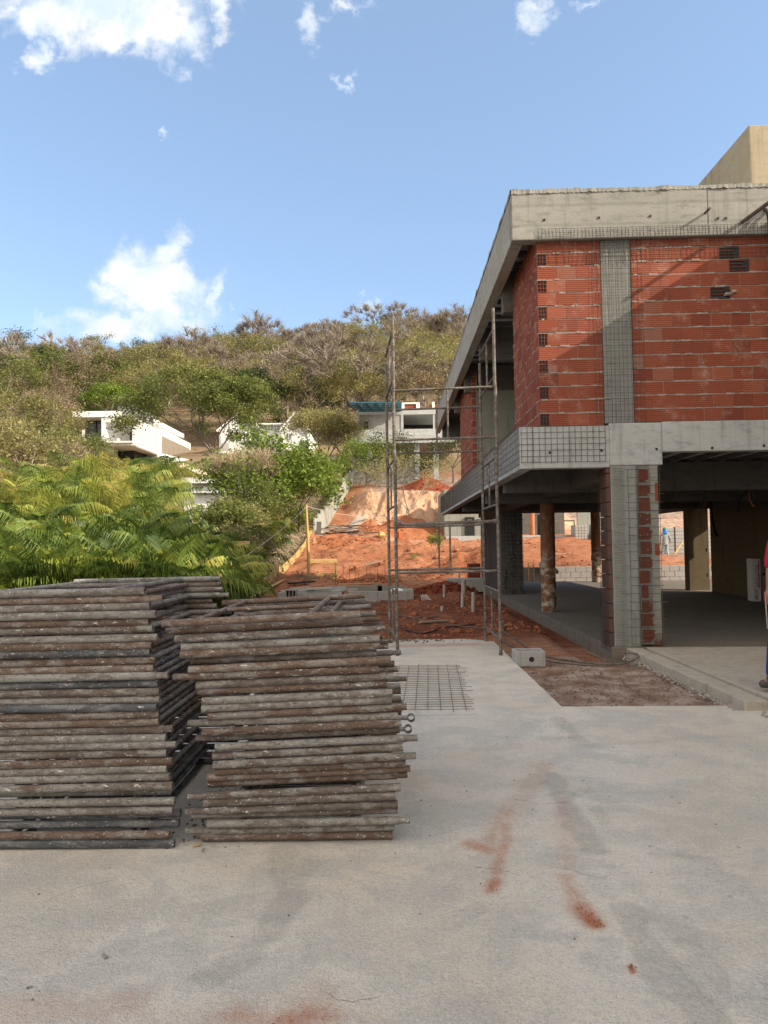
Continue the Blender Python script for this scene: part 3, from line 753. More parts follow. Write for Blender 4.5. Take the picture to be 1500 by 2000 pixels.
# pier and wall under the first floor
c = MB(); c.box(3.02, 3.62, 20.22, 20.56, FZ, 2.42); c.box(3.02, 3.2, 20.57, 24.7, FZ, 2.95); part('rough_pier', c, M['dark_conc'])
c = MB()
for i in range(160):
    z = rnd.uniform(FZ, 2.4); y = 20.2; c.rock((rnd.choice((3.1, 3.3, 3.55, 3.34)) + rnd.gauss(0, .03), 20.21, z), rnd.uniform(.02, .05))
part('rough_concrete_lumps', c, M['dark_conc'])['kind'] = 'stuff'
def round_column(x, y, zt, r, kind):
    c = MB(); rad = []; pts = []
    n = 44
    for i in range(n + 1):
        z = lerp(FZ, zt, i / n); pts.append((x + .006 * fbm(z * 2, x), y, z)); rad.append(r * (1 + .025 * fbm(z * 4, x * 3) + (.10 if kind and .88 < z < 1.02 else 0) * 1))
    c.tube(pts, rad, 26); return part('round_column', c, kind or M['brick'], smooth=True)
def tube_form_mat():
    m = NM('cardboard_formed_column', .85, .2); n = m.noise(3, 7, .7, m.coord((1, 1, .35))); n2 = m.noise(9, 6, .75, m.coord((1, 1, .5)))
    col = m.mix(m.step(n, .35, .65), (.22, .095, .045), (.14, .065, .036)); col = m.mix(m.step(n2, .5, .66, 0, .6), col, (.36, .27, .20))
    sp = m.N('ShaderNodeSeparateXYZ'); m.L(m.tc.outputs['Object'], sp.inputs[0]); low = m.step(sp.outputs[2], .9, 1.5, 1, 0)
    pale = m.math('MULTIPLY', low, m.step(m.noise(4, 7, .7, m.coord((1, 1, 1.6))), .44, .60)); col = m.mix(pale, col, (.46, .41, .34))
    dk = m.step(m.noise(5, 3, .5, m.coord((6, 6, 1))), .66, .7); col = m.mix(m.math('MULTIPLY', dk, .8), col, (.03, .025, .02))
    m.color(col); m.bump(n2, .4, .01); return m.m
M['formed'] = tube_form_mat()
round_column(3.22, 15.1, 2.36, .15, M['formed']); round_column(7.25, 25.9, 2.6, .165, M['formed'])
c = MB(); c.rock((3.36, 15.02, .93), .07, 1.0); part('form_bulge', c, M['formed'])
# plastered inner walls
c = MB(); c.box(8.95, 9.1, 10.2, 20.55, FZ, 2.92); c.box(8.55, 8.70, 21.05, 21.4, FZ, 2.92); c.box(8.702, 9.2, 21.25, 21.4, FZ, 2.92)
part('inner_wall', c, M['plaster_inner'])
c = MB()
for y, z, h in ((18.1, 1.35, .1), (17.8, 1.35, .1), (17.5, 1.35, .1), (19.6, .42, .1), (18.0, .45, .1), (17.4, .36, .1), (20.8, 1.22, .1), (20.8, .5, .1), (15, .5, .1)): c.box(8.944, 8.952, y, y + .07, z, z + h)
part('outlet_boxes', c, M['black'])
c = MB(); c.box(2.2, 5.8, 18.3, 18.44, 3.16, 5.45); part('terrace_end_wall', c, M['plaster'])
c = MB(); c.box(5.8, 5.95, 10.3, 26.2, 3.16, 6.15); c.box(2.2, 5.79, 12.0, 12.015, 3.16, 5.44); c.box(2.6, 11, 26.05, 26.2, 3.16, 6.15); part('upper_inner_wall', c, M['plaster'])
# roof block at the right
c = MB(); c.box(6.07, 11, 12.0, 20, 6.42, 8.55); part('roof_block', c, M['plaster_tan'], bevel=.02)
# wing that closes the yard on the right (casts the shade over the yard)
c = MB(); c.box(6.25, 14, -13.5, 9.93, 5.9, 6.6); c.box(6.45, 14, -13.3, 9.92, 2.7, 3.2); part('wing_beams', c, M['beam'], bevel=.012)
c = MB(); c.box(6.62, 13.8, -13.2, 9.9, -.1, 2.699); part('wing_lower_wall', c, M['plaster'])
c = MB(); c.cur = .5; c.box(6.6, 13.8, -13.2, 9.9, 3.201, 5.899); part('wing_upper_wall', c, M['plaster_tan'])
for y in (-10, -6, -2, 2, 6):
    c = MB(); c.box(6.59, 6.61, y, y + 1.6, 4.0, 5.3); part('window_opening_darkness', c, M['black'])
    c = MB(); c.box(6.605, 6.618, y + .2, y + 1.5, .1, 2.3); part('door_opening_darkness', c, M['black'])
# pipes at the right end of the front wall
c = MB(); a = at(1437, 440, 9.93); q = at(1530, 372, 9.3); c.tube([a, q], .028, 10); part('brown_pipe', c, M['rebar'])
def conduit(pts, r, m, name, par=True):
    P = [Vector(p) for p in pts]; out = []
    for i in range(len(P) - 1):
        p0, p1, p2, p3 = P[max(0, i - 1)], P[i], P[i + 1], P[min(len(P) - 1, i + 2)]
        for t in [k / 8 for k in range(8)]:
            out.append(.5 * ((2 * p1) + (p2 - p0) * t + (2 * p0 - 5 * p1 + 4 * p2 - p3) * t * t + (3 * p1 - p0 - 3 * p2 + p3) * t ** 3))
    out.append(P[-1]); c = MB(); c.tube(out, r, 8)
    return part(name, c, m, smooth='all') if par else c.build(name, m, smooth='all')
conduit([at(1478, 418, 10.02), at(1484, 417, 9.86), at(1489, 440, 9.83), at(1491, 520, 9.86), at(1499, 600, 9.9), at(1492, 655, 9.95)], .022, M['black'], 'black_conduit')
conduit([at(1493, 415, 10.02), at(1499, 415, 9.86), at(1506, 445, 9.83), at(1508, 530, 9.86), at(1510, 560, 9.9)], .022, M['black'], 'black_conduit')
conduit([at(1376, 973, 17), at(1381, 1010, 17.1), at(1388, 1042, 17.3), at(1392, 1046, 17.4)], .03, M['black'], 'ceiling_conduit')
conduit([at(1430, 1000, 14.5), at(1436, 972, 14.4), at(1452, 962, 14.3), at(1458, 990, 14.3)], .02, M['black'], 'ceiling_conduit')
o_m = simple('orange_conduit', (.35, .12, .03), None, 5, .5)
conduit([at(1452, 958, 13.5), at(1453, 975, 13.5), at(1459, 988, 13.5), at(1462, 989, 13.5)], .014, o_m, 'orange_conduit')
conduit([at(1361, 985, 17), at(1363, 975, 17), at(1372, 972, 17), at(1366, 990, 17.3), at(1370, 1000, 17.4)], .02, o_m, 'orange_conduit')

# steel meshes on the concrete
def wires(mb, p, u, v, nu, nv, r, jit=.0, ext=.02):
    """nu wires along v spaced over u, nv wires along u"""
    p, u, v = Vector(p), Vector(u), Vector(v); nrm = u.cross(v).normalized()
    for i in range(nu):
        a = p + u * (i / max(1, nu - 1)); j = nrm * rnd.uniform(-jit, jit) + u.normalized() * rnd.uniform(-jit, jit)
        mb.tube([a + j - v.normalized() * ext * rnd.random(), a + v * .5 + nrm * rnd.uniform(-jit, jit), a + v + j + v.normalized() * ext * rnd.random()], r, 4, False)
    for i in range(nv):
        a = p + v * (i / max(1, nv - 1)); j = nrm * rnd.uniform(-jit, jit) + v.normalized() * rnd.uniform(-jit, jit)
        mb.tube([a + j - u.normalized() * ext * rnd.random(), a + u * .5 + nrm * rnd.uniform(-jit, jit), a + u + j + u.normalized() * ext * rnd.random()], r, 4, False)
c = MB(); wires(c, (1.78, 9.968, 2.66), (1.16, 0, 0), (0, 0, .50), 15, 7, .0032, .002)
wires(c, (1.748, 9.99, 2.64), (0, 16.1, 0), (0, 0, .56), 190, 7, .0032, .002); part('beam_rebar_mesh', c, M['rebar'])
c = MB(); wires(c, (2.06, 9.995, 5.50), (5.0, 0, 0), (0, 0, .42), 80, 8, .002, .01); wires(c, (2.06, 9.925, 5.78), (5.0, 0, 0), (0, 0, .16), 100, 4, .0022, .006)
part('wall_top_wire_mesh', c, M['rebar_dark'])
c = MB(); wires(c, (2.83, 10.0, 3.2), (.68, 0, 0), (0, 0, 2.6), 13, 32, .0019, .008)
wires(c, (2.95, 10.005, 3.2), (.42, 0, 0), (0, 0, 2.6), 12, 70, .0008, .006); part('column_wire_mesh', c, M['rebar_dark'])
c = MB(); wires(c, (3.29, 9.955, .14), (.42, 0, 0), (0, 0, 2.4), 4, 22, .0032, .006, .08); part('column_rebar_mesh', c, M['rebar'])
c = MB(); wires(c, (3.40, 9.972, .14), (.16, 0, 0), (0, 0, 2.44), 9, 110, .0013, .004); part('fine_column_mesh', c, M['rebar_dark'])
c = MB(); wires(c, (2.985, 10.0, .05), (0, .35, 0), (0, 0, 2.5), 8, 56, .0024, .006); part('column_side_mesh', c, M['rebar_dark'])
c = MB(); wires(c, (3.0, 20.3, .1), (0, 4.3, 0), (0, 0, 2.3), 40, 24, .004, .01); wires(c, (3.02, 20.14, .1), (.6, 0, 0), (0, 0, 2.3), 7, 24, .004, .012); part('pier_mesh', c, M['rebar_dark'])
b = MB()
for i in range(10):
    for x in (3.36, 3.50): b.rock((x + rnd.uniform(-.03, .03), 9.945, .2 + i * .24 + rnd.uniform(-.05, .05)), .008)
for i in range(6):
    for x in (2.99, 3.33): b.rock((x + rnd.uniform(-.02, .02), 9.985, 3.35 + i * .42), .009)
for i in range(12): b.rock((2.2 + i * .37, 9.915, 5.93 + rnd.uniform(-.01, .01)), .008)
part('mesh_pins', b, M['pvc'])

# the front wall is not quite square to the side wall: the right end stands a little nearer
for o in list(H.children_recursive):
    if o.type == 'MESH':
        for v in o.data.vertices: v.co.y -= .028 * v.co.x
    if o.name.split('.')[0] in ('front_column', 'combed_render', 'column_bricks', 'bared_brick', 'render_patches', 'brick_end', 'column_side_bricks', 'column_rebar_mesh', 'fine_column_mesh', 'column_side_mesh'):
        for v in o.data.vertices: v.co.x -= .055
H.location.x += .04

# ------------------------------------------------------------------ scaffold frames
R_T = .0208
def straight_rung(mb, a, b, r=.0175, n=12): mb.tube([a, b], r, n)
def make_panel(name, m, length=1.0, width=1.40, spig='R', sp_r=.0172):
    """flat H frame: two posts along x, two rungs along y, one spacer; origin on the front post's middle"""
    t = thing(name, 'x', 'scaffold')
    hx = length / 2
    for y in (0, width):
        mb = MB(); mb.pipe((-hx, y, 0), (hx, y, 0), R_T)
        sg = spig if y == 0 else rnd.choice('RLN')
        if sg == 'R': mb.pipe((hx - .004, y, 0), (hx + rnd.uniform(.035, .075), y, 0), sp_r)
        elif sg == 'L': mb.pipe((-hx - rnd.uniform(.06, .11), y, 0), (-hx + .004, y, 0), sp_r)
        mb.build('post', m, t, smooth=True, world=False)
    xs = (-hx + .17, hx - .22)
    for x in xs:
        mb = MB(); straight_rung(mb, (x, .012, 0), (x, width - .012, 0)); mb.build('rung', m, t, smooth=True, world=False)
    mb = MB(); mb.tube([(xs[0], width * .52, 0), (xs[1], width * .52, 0)], .016, 10); mb.build('spacer_bar', m, t, smooth=True, world=False)
    return t
PROTO = {}
def ordinal(n):
    return f"{n}{'th' if 10 <= n % 100 <= 20 else {1: 'st', 2: 'nd', 3: 'rd'}.get(n % 10, 'th')}"
def stack(prof, n, z_top, y0, lean_y, tilt, where, seed, group, sw=(5, 2, 4)):
    r = random.Random(seed)
    for i in range(n):
        t = i / (n - 1); ci = r.choices(range(5), (4, 4, 2, 2, 3))[0]; sg = r.choices('RLN', sw)[0]
        key = (ci, sg, r.randint(0, 1)); lab = f"{TUBES[ci][0]} tubular scaffold frame, {ordinal(i + 1)} from the bottom of the {where}"
        if key not in PROTO:
            p = make_panel('scaffold_unit', TUBES[ci][1], spig=sg); PROTO[key] = p
        else: p = dup(PROTO[key])
        p['label'] = lab; p['group'] = group
        zz = plin([(0, R_T + .004), (1, z_top - R_T)], t)
        xr = plin(prof, zz) + r.gauss(0, .014)               # x of the right end of the front post
        dy = r.gauss(0, .008) + (.038 if r.random() < .24 else 0)
        p.location = (xr - .5, y0 + lean_y * t + dy, zz + r.uniform(-.004, .004))
        p.rotation_euler = (r.gauss(0, .0018), -tilt * min(1, t * 5) + r.gauss(0, .003), r.gauss(0, .006))
stack([(0, -1.15), (.25, -1.165), (.5, -1.19), (.75, -1.235), (1.0, -1.27), (1.33, -1.30)], 33, 1.325, 3.76, .06, .012, 'taller left stack', 5, 'scaffold frames piled in the left stack', (2, 4, 5))
stack([(0, -.02), (.2, .02), (.42, .055), (.6, .03), (.8, -.03), (1.0, -.12), (1.17, -.22)], 29, 1.175, 3.78, .05, .036, 'right stack beside the path', 8, 'scaffold frames piled in the right stack')
# two short couplers with ring ends, pushed into the stack
for k, (px, py) in enumerate(((803, 1402), (797, 1424))):
    p = at(px, py, 4.55); t = thing('pipe_coupler', ('grey steel coupler with ring end sticking out of the right stack, upper one', 'grey steel coupler with ring end sticking out of the right stack, lower one')[k], 'coupler', p, 0, 'couplers sticking out of the right stack')
    mb = MB(); mb.tube([(-.22, 0, 0), (-.02, 0, 0)], .014, 10); mb.build('shank', TUBES[1][1], t, smooth=True, world=False)
    mb = MB(); n = 20
    for i in range(n):
        a, b = 2 * PI * i / n, 2 * PI * (i + 1) / n
        for r0, r1, sgn in ((.024, .024, 1), (.019, .019, -1)):
            q = [(r0 * math.cos(a), -.02, r0 * math.sin(a)), (r0 * math.cos(b), -.02, r0 * math.sin(b)), (r1 * math.cos(b), .03, r1 * math.sin(b)), (r1 * math.cos(a), .03, r1 * math.sin(a))]
            mb.quad(*(q if sgn < 0 else q[::-1]))
        mb.quad((.024 * math.cos(a), -.02, .024 * math.sin(a)), (.019 * math.cos(a), -.02, .019 * math.sin(a)), (.019 * math.cos(b), -.02, .019 * math.sin(b)), (.024 * math.cos(b), -.02, .024 * math.sin(b)))
    mb.build('ring', TUBES[1][1], t, smooth=True, world=False)

# ------------------------------------------------------------------ scaffold tower on the path
def tower():
    T = thing('scaffold_tower', 'tall narrow scaffold tower of grey tubes standing at the end of the concrete path', 'scaffold', (.06, 10.0, 0))
    m = tube_mat('tower_tube', (.075, .062, .052), (.15, .13, .11), .75, .5)
    fl, fr, bl, br = Vector((.06, 10.0, 0)), Vector((1.48, 9.96, 0)), Vector((-.05, 11.4, 0)), Vector((1.46, 11.4, 0))
    for c, zt in ((fl, 4.80), (fr, 4.84), (bl, 4.42), (br, 4.42)):
        lean = Vector((-.015, 0, 0)); zs = [0, .93, .935, 1.86, 1.865, 2.8, 2.805, 3.73, 3.735, zt]
        for k in range(0, len(zs) - 1, 2):
            mb = MB(); a, b = zs[k], zs[k + 1]; off = Vector((rnd.uniform(-.006, .006), rnd.uniform(-.006, .006), 0)) if k else Vector((0, 0, 0))
            mb.tube([c + off + lean * (a / 4) + Vector((0, 0, a)), c + off + lean * (b / 4) + Vector((0, 0, b))], .0225, 12)
            mb.tube([c + off + lean * (a / 4) + Vector((0, 0, a - .0)), c + off + lean * (a / 4) + Vector((0, 0, a + .05))], .0255, 12)
            mb.build('post', m, T, smooth=True)
    def rung(a, b, za, zb=None, r=.0165, nm='rung'):
        zb = za if zb is None else zb
        la, lb = Vector((-.015 * za / 4, 0, za)), Vector((-.015 * zb / 4, 0, zb)); mb = MB(); mb.tube([a + la, b + lb], r, 10); mb.build(nm, m, T, smooth=True)
    for z0, z1 in ((.22, .87), (2.08, 2.74), (3.88, 4.55)):       # frames across the sides
        for a, b in ((fl, bl), (fr, br)):
            rung(a, b, z0); rung(a, b, z1)
            mid = (a + b) * .5; rung(mid, mid, z0, z1, .014, 'spacer_bar')
    for z0, z1 in ((1.14, 1.815), (3.0, 3.70)):                   # frames across front and back
        for a, b, dz in ((fl, fr, 0), (bl, br, -.01)):
            rung(a, b, z0 + dz, z0 + dz + .02, .019 if z0 < 2 else .0165); rung(a, b, z1 + dz, z1 + dz + .03, .024 if z0 < 2 and a is fl else .0165)
            mid = a.lerp(b, .53); rung(mid, mid, z0 + dz, z1 + dz, .014, 'spacer_bar')
    z = 1.835
    for t in (.72, .80, .97, .03):
        p = fl.lerp(fr, t); mb = MB(); mb.tube([(p.x - .03, p.y, z + .012), (p.x + .03, p.y, z + .012)], .031, 12); mb.build('sleeve_clamp', m, T, smooth=True)
tower()

M['soil_grey'] = soil_mat('grey_brown_soil', (.12, .085, .065), (.19, .14, .11), (.27, .22, .18))
# ------------------------------------------------------------------ small things on the ground in front of the house
mb = MB()
wires(mb, (-.75, 6.72, .010), (1.42, 0, .004), (.12, 2.35, .006), 13, 24, .0026, .002, .12)
tag(mb.build('rebar_mesh_mat', M['rebar']), 'flat rusty welded rebar mesh lying on the concrete path', 'rebar mesh')
# hollow concrete box with a round hole
X0, X1, Y0, Y1 = 1.57, 1.955, 9.30, 9.60
bx_ = thing('inspection_box', 'small grey open concrete box with round hole on the bare earth', 'concrete box', (1.57, 9.30, -.04))
mb = MB()
mb.box(X0, X0 + .04, Y0 + .041, Y1 - .041, -.05, .145); mb.box(X1 - .04, X1, Y0 + .041, Y1 - .041, -.05, .145); mb.box(X0, X1, Y0, Y0 + .04, -.05, .146); mb.box(X0, X1, Y1 - .04, Y1, -.05, .146); mb.box(X0 + .04, X1 - .04, Y0 + .04, Y1 - .04, -.05, -.01)
mb.build('walls', M['block'], bx_, bevel=.008)
mb = MB(); mb.tube([(1.775, 9.298, .045), (1.775, 9.31, .045)], .034, 16); mb.build('pipe_hole', M['black'], bx_)
# hoses and cables
def rope(name, pts, r, m, label, cat='cable', group=None):
    o = conduit(pts, r, m, name, False); return tag(o, label, cat, group)
G = lambda x, y, h=.015: (x, y, max(ground_z(x, y), -.06 if not (x < 1.6 and y < 11.7) else 0.0) + h)
rope('cable', [G(2.62, 9.9, .12), G(2.8, 9.55, .03), G(2.5, 9.3), G(2.0, 9.9), G(1.75, 11.2), G(1.7, 12.6), G(1.2, 14.0), G(.3, 15.6), G(-.6, 17)], .011, M['hose'], 'grey cable running from column foot across red earth to the left')
rope('cable', [G(3.12, 9.62, .05), G(2.9, 9.40, .02), G(2.55, 9.45), G(2.1, 10.2), G(1.95, 11.4), G(1.9, 12.4), G(2.05, 13.2), G(2.1, 14.2)], .011, M['hose'], 'second grey cable looping beside the column foot and back to the slab')
rope('cable', [G(3.05, 9.62, .14), G(3.14, 9.5, .13), G(3.2, 9.45, .12), G(3.12, 9.36, .08), G(2.9, 9.32, .02), G(2.6, 9.36)], .012, M['hose'], 'loose loop of cable curled over the corner of the apron', 'cable')
rope('hose', [G(.25, 14.0), G(.2, 13.3), G(.5, 12.7), G(.75, 13.0), G(.9, 13.6), G(1.6, 14.2), G(2.0, 14.6)], .012, M['black'], 'black hose snaking over the shaded red earth behind the tower', 'hose')
rope('hose', [G(.2, 16.2), G(.35, 15.4), G(.7, 15.5), G(1.0, 15.6)], .014, M['hose'], 'short pale hose lying on shaded red earth behind the tower', 'hose')
# upright plastic pipe stubs
for px, py, Y, h, lab in ((1208 - 303, 1160, 20, .50, 'thick white plastic pipe stub standing in red earth left of pier'), (867, 1133, 21, .36, 'slim white plastic pipe stub behind the thick one'),
                          (903, 1184, 17.3, .30, 'short thin plastic pipe stub on the shaded red earth'), (924, 1195, 15.6, .42, 'grey pipe stub beside the rear right tower post'), (863, 1190, 17, .12, 'tiny pipe stub cut off near the ground')):
    p = at(px, py, Y); g0 = ground_z(p.x, p.y); mb = MB(); r = .065 if 'thick white' in lab else .04
    mb.pipe((p.x, p.y, g0 - .05), (p.x + .01, p.y, g0 + h), r, .008); tag(mb.build('pipe_stub', M['pvc'], smooth=True), lab, 'pipe', 'pipe stubs in the red earth')
# rubble and clods
mb = MB()
for _ in range(2600):
    y = 12.3 + 30 * rnd.random() ** 1.5; x = rnd.uniform(-4.4, 3 if y < 27 else 9)
    if 2.6 < x < 12.6 and y < 26.8: continue
    s = rnd.uniform(.012, .045) * (1 + y * .018) * (2.2 if rnd.random() < .05 else 1)
    mb.rock((x, y, ground_z(x, y) + s * .1), s)
tag(mb.build('clods', M['soil_red']), 'red earth clods strewn over the site', 'clods', kind='stuff')
mb = MB()
for _ in range(230):
    x = rnd.gauss(-.2, .55); y = 11.72 - abs(rnd.gauss(0, .22)); 
    if x < 1.3: mb.rock((x, y, .004), rnd.uniform(.006, .024))
red = MB()
for _ in range(120):
    x = rnd.gauss(-1.09, .05); y = rnd.uniform(3.7, 5.2); mb.rock((x, y, .003), rnd.uniform(.004, .010))
for _ in range(110):
    x = rnd.uniform(-1.6, 2.2); y = rnd.uniform(2.0, 6.5); mb.rock((x, y, .002), rnd.uniform(.002, .006))
for a_, b_, w, s in RED:
    for _ in range(int(16 * s * (s > .6))):
        t = rnd.random(); x, y = lerp(a_[0], b_[0], t) + rnd.gauss(0, w * .45), lerp(a_[1], b_[1], t) + rnd.gauss(0, w * .45); red.rock((x, y, .004), rnd.uniform(.0015, .0045))
tag(red.build('red_crumbs', M['soil_red']), 'red earth crumbs on the dusty orange stains of the slab', 'crumbs', kind='stuff')
for _ in range(500):
    x = rnd.uniform(1.62, 3.15); y = rnd.uniform(6.9, 9.9); mb.rock((x, y, -.048), rnd.uniform(.004, .014))
tag(mb.build('crumbs', M['soil_grey']), 'dark earth crumbs scattered on the concrete', 'crumbs', kind='stuff')
for k, (px, py, lab) in enumerate(((386, 1654, 'pale wood splinter on concrete in the gap between both stacks'), (397, 1664, 'dark dry leaf curl on the concrete before the right stack'), (205, 1872, 'tiny brown dry leaf on the concrete at lower left'))):
    d = ray(px, py); q = CAM - d * (CAM.z / d.z); mb = MB(); a = .6 + k
    u = Vector((math.cos(a), math.sin(a), 0)); mb.obox(q - u * (.022 if k == 0 else .012) + Vector((0, 0, .008)), q + u * (.022 if k == 0 else .012) + Vector((0, 0, .014)), .012, .004)
    tag(mb.build('wood_splinter' if k == 0 else 'dry_leaf', M['wood_yellow'] if k == 0 else M['wood_grey']), lab, 'splinter' if k == 0 else 'leaf')

# ------------------------------------------------------------------ middle ground
def gz(px, py, Y):
    p = at(px, py, Y); return Vector((p.x, p.y, ground_z(p.x, p.y)))
# plank edging of the earth ramp on the left
KE = thing('plank_edging', 'low yellow board edging climbing along the foot of the palms', 'edging', (-4.3, 21, 0))
y = 19.0
while y < 44:
    L_ = rnd.uniform(1.7, 2.3); x, x2 = plin(EDGE, y), plin(EDGE, y + L_)
    za, zb = ground_z(x + .1, y) + .16, ground_z(x2 + .1, y + L_) + .16 + rnd.uniform(-.04, .04); mb = MB()
    mb.obox((x, y, za), (x2, y + L_ - .03, zb), .03, .40); mb.build('board', M['wood_yellow'], KE)
    mb = MB(); mb.obox((x + .05, y + .2, za - .35), (x + .05, y + .2, za + .25), .05, .05); mb.build('stake', M['wood_yellow'], KE)
    y += L_
tp = thing('loose_plank', 'long thin board lying on the earth in front of edging', 'plank', (-4.2, 20, 0))
mb = MB(); mb.obox((-4.05, 20, ground_z(-4.05, 20) + .05), (-4.4, 29, ground_z(-4.4, 29) + .05), .12, .03); mb.build('board', M['wood_yellow'], tp)
# tall pole with the site lines
p = gz(604, 1138, 31); top = at(598, 986, 31)
pole = MB(); pole.tube([(p.x, p.y, p.z - .3), ((p.x + top.x) / 2 + .01, 31, (p.z + top.z) / 2), (top.x, 31, top.z)], [.07, .06, .05], 10)
tag(pole.build('wooden_pole', M['wood_yellow'], smooth=True), 'tall slim wooden pole standing on the red earth beside the bench', 'pole')
def sag(a, b, s, n=14): return [Vector(a).lerp(Vector(b), i / n) - Vector((0, 0, s * 4 * (i / n) * (1 - i / n))) for i in range(n + 1)]
mb = MB(); mb.tube(sag(top - Vector((0, .05, .1)), at(425, 1122, 12.5), .12), .009, 5); tag(mb.build('rope', M['pvc']), 'white rope slanting down from the wooden pole over the palms', 'rope')
mb = MB(); mb.tube(sag(top - Vector((0, .0, .06)), at(800, 1003, 47), .35), .012, 5); tag(mb.build('rope', M['pvc']), 'thin pale line from the wooden pole towards the red mound', 'rope')
# batter board
BB = thing('batter_board', 'pale horizontal board nailed on two thin stakes before the palms', 'batter board', gz(462, 1160, 17))
a, c = at(440, 1061, 17), at(488, 1060, 17); mb = MB(); mb.obox(a, c, .03, .085); mb.build('board', M['wood_yellow'], BB)
for px in (451, 474):
    q = at(px, 1064, 17.03); mb = MB(); mb.tube([(q.x, q.y, BB.location.z - .6), (q.x + .01, q.y, q.z)], .018, 8); mb.build('stake', M['wood_grey'], BB)
# little wooden bench/rack
bp = gz(630, 1128, 32); wb = thing('wooden_bench', 'small raw wood frame bench with sloping board top on red earth', 'bench', bp, .15)
mb = MB()
for i in range(5): mb.box(-.55, .5, -.42 + i * .17, -.42 + i * .17 + .16, .62, .65)
mb.build('top', M['wood_yellow'], wb, world=False)
for x, y in ((-.5, -.4), (.45, -.4), (-.5, .4), (.45, .4)):
    mb = MB(); mb.box(x - .03, x + .03, y - .03, y + .03, -.1, .62); mb.build('leg', M['wood_yellow'], wb, world=False)
mb = MB(); mb.box(-.55, .5, -.47, -.435, .53, .63); mb.build('apron_board', M['wood_yellow'], wb, world=False)
mb = MB(); mb.box(.02, .5, -.46, -.435, .04, .14); mb.box(-.55, .5, .43, .46, .04, .14); mb.build('lower_rail', M['wood_yellow'], wb, world=False)
mb = MB(); wires(mb, (.0, -.44, .15), (.46, 0, 0), (0, 0, .38), 9, 6, .005, .003); mb.build('rebar_grid', M['rebar'], wb, world=False)
wb.scale = (1.25, 1.25, 1.25)
# brushwood under the bench
mb = MB()
for _ in range(170):
    q = gz(rnd.uniform(580, 660), 1132, rnd.uniform(29.6, 31)); d = Vector((rnd.uniform(-.4, .4), rnd.uniform(-.3, .3), rnd.uniform(.03, .28))); mb.tube([q, q + d], .007, 4, False)
tag(mb.build('brushwood', M['twig_pale']), 'heap of dry twigs in front of the wooden bench', 'brushwood', kind='stuff')
# starter bars
for i in range(9):
    px = 655 + i * 12 + rnd.uniform(-4, 4); q = gz(px, 1140, rnd.uniform(28, 30)); mb = MB(); h = rnd.uniform(.45, .8)
    mb.tube([q - Vector((0, 0, .1)), q + Vector((0, 0, h))], .009, 5); tag(mb.build('starter_bar', M['rebar']), 'thin rusty starter bar standing in the lit earth near the bench', 'rebar', 'starter bars in the red earth')
# foundation walls of blocks
FW = thing('block_foundation', 'low grey concrete block wall at the edge of the shaded earth', 'block wall', gz(745, 1170, 20))
g0 = ground_z(-.3, 20); mb = MB(); mb.box(-1.25, .58, 20, 20.16, -.2, g0 + .25); mb.build('wall', M['block'], FW)
mb = MB()
for x in (-1.24, -.83, -.42, -.01, .4): mb.box(x, x + .008, 19.994, 19.9985, g0, g0 + .25)
mb.build('joints', M['dark_conc'], FW)
mb = MB(); mb.box(-1.25, .3, 21.1, 21.26, -.1, g0 + .34); mb.build('back_wall', M['plaster'], FW)
mb = MB(); mb.box(.30, .58, 20.17, 21.3, -.1, g0 + .262); mb.build('end_wall', M['plaster_tan'], FW)
mb = MB(); c0 = Vector((.12, 20.8, g0 + .12)); n = 16
for i in range(n):
    for j in range(5):
        def P(i, j): a = 2 * PI * i / n; e = j / 5 * PI / 2; return c0 + Vector((.30 * math.cos(e) * math.cos(a), .22 * math.cos(e) * math.sin(a), .17 * math.sin(e)))
        mb.quad(P(i, j), P(i + 1, j), P(i + 1, j + 1), P(i, j + 1))
tag(mb.build('cement_sack', M['white_wall'], smooth='all'), 'pale rounded sack lying inside the block foundation', 'sack')
TR = thing('block_trough', 'long grey block trough behind the right stack with loose pieces', 'block wall', gz(600, 1155, 16))
g1 = ground_z(-2, 16); mb = MB(); mb.box(-2.55, -1.12, 16, 16.5, -.1, g1 + .5); mb.build('wall', M['block'], TR)
def hollow_block(px, Y, zb, lab, rz=0):
    q = at(px, 1140, Y); t = thing('hollow_block', lab, 'block', (q.x, Y, zb), rz); mb = MB()
    for y0, y1 in ((-.07, -.045), (.045, .07)): mb.box(-.195, .195, y0, y1, 0, .19)
    for x in (-.195, -.075, .045, .17): mb.box(x, x + .025, -.045, .045, 0, .19)
    mb.build('shell', M['block'], t, world=False, bevel=.004); mb = MB(); mb.box(-.17, .17, -.04, .04, .02, .1); mb.build('cavity', M['black'], t, world=False)
hb = hollow_block
q = at(570, 1142, 15.85)
t = thing('hollow_block', 'grey hollow block on its side atop the block trough', 'block', (q.x, 15.75, g1 + .40))
mb = MB(); mb.box(-.12, -.1, -.07, .1, 0, .19); mb.box(-.045, -.03, -.069, .1, .02, .17); mb.box(.03, .045, -.069, .1, .02, .17); mb.box(.1, .12, -.07, .1, 0, .19); mb.box(-.1, .1, -.07, .1, 0, .02); mb.box(-.1, .1, -.07, .1, .17, .19); mb.build('shell', M['block'], t, world=False)
mb = MB(); mb.box(-.1, .1, .03, .05, .02, .17); mb.build('cavity', M['black'], t, world=False)
for k in range(7):
    x = -2.5 + k * .19; z = g1 + .5 + .03 + (.045 if k % 2 else 0); L_ = rnd.uniform(.4, .75); mb = MB()
    mb.obox((x, 16.1 + .05 * (k % 3), z), (x + L_, 16.2 + rnd.uniform(-.1, .1), z + .02), .10, .045)
    tag(mb.build('batten', M['block'] if k % 3 else M['pvc']), 'grey loose batten lying across the top of the block trough', 'batten', 'battens on the block trough')
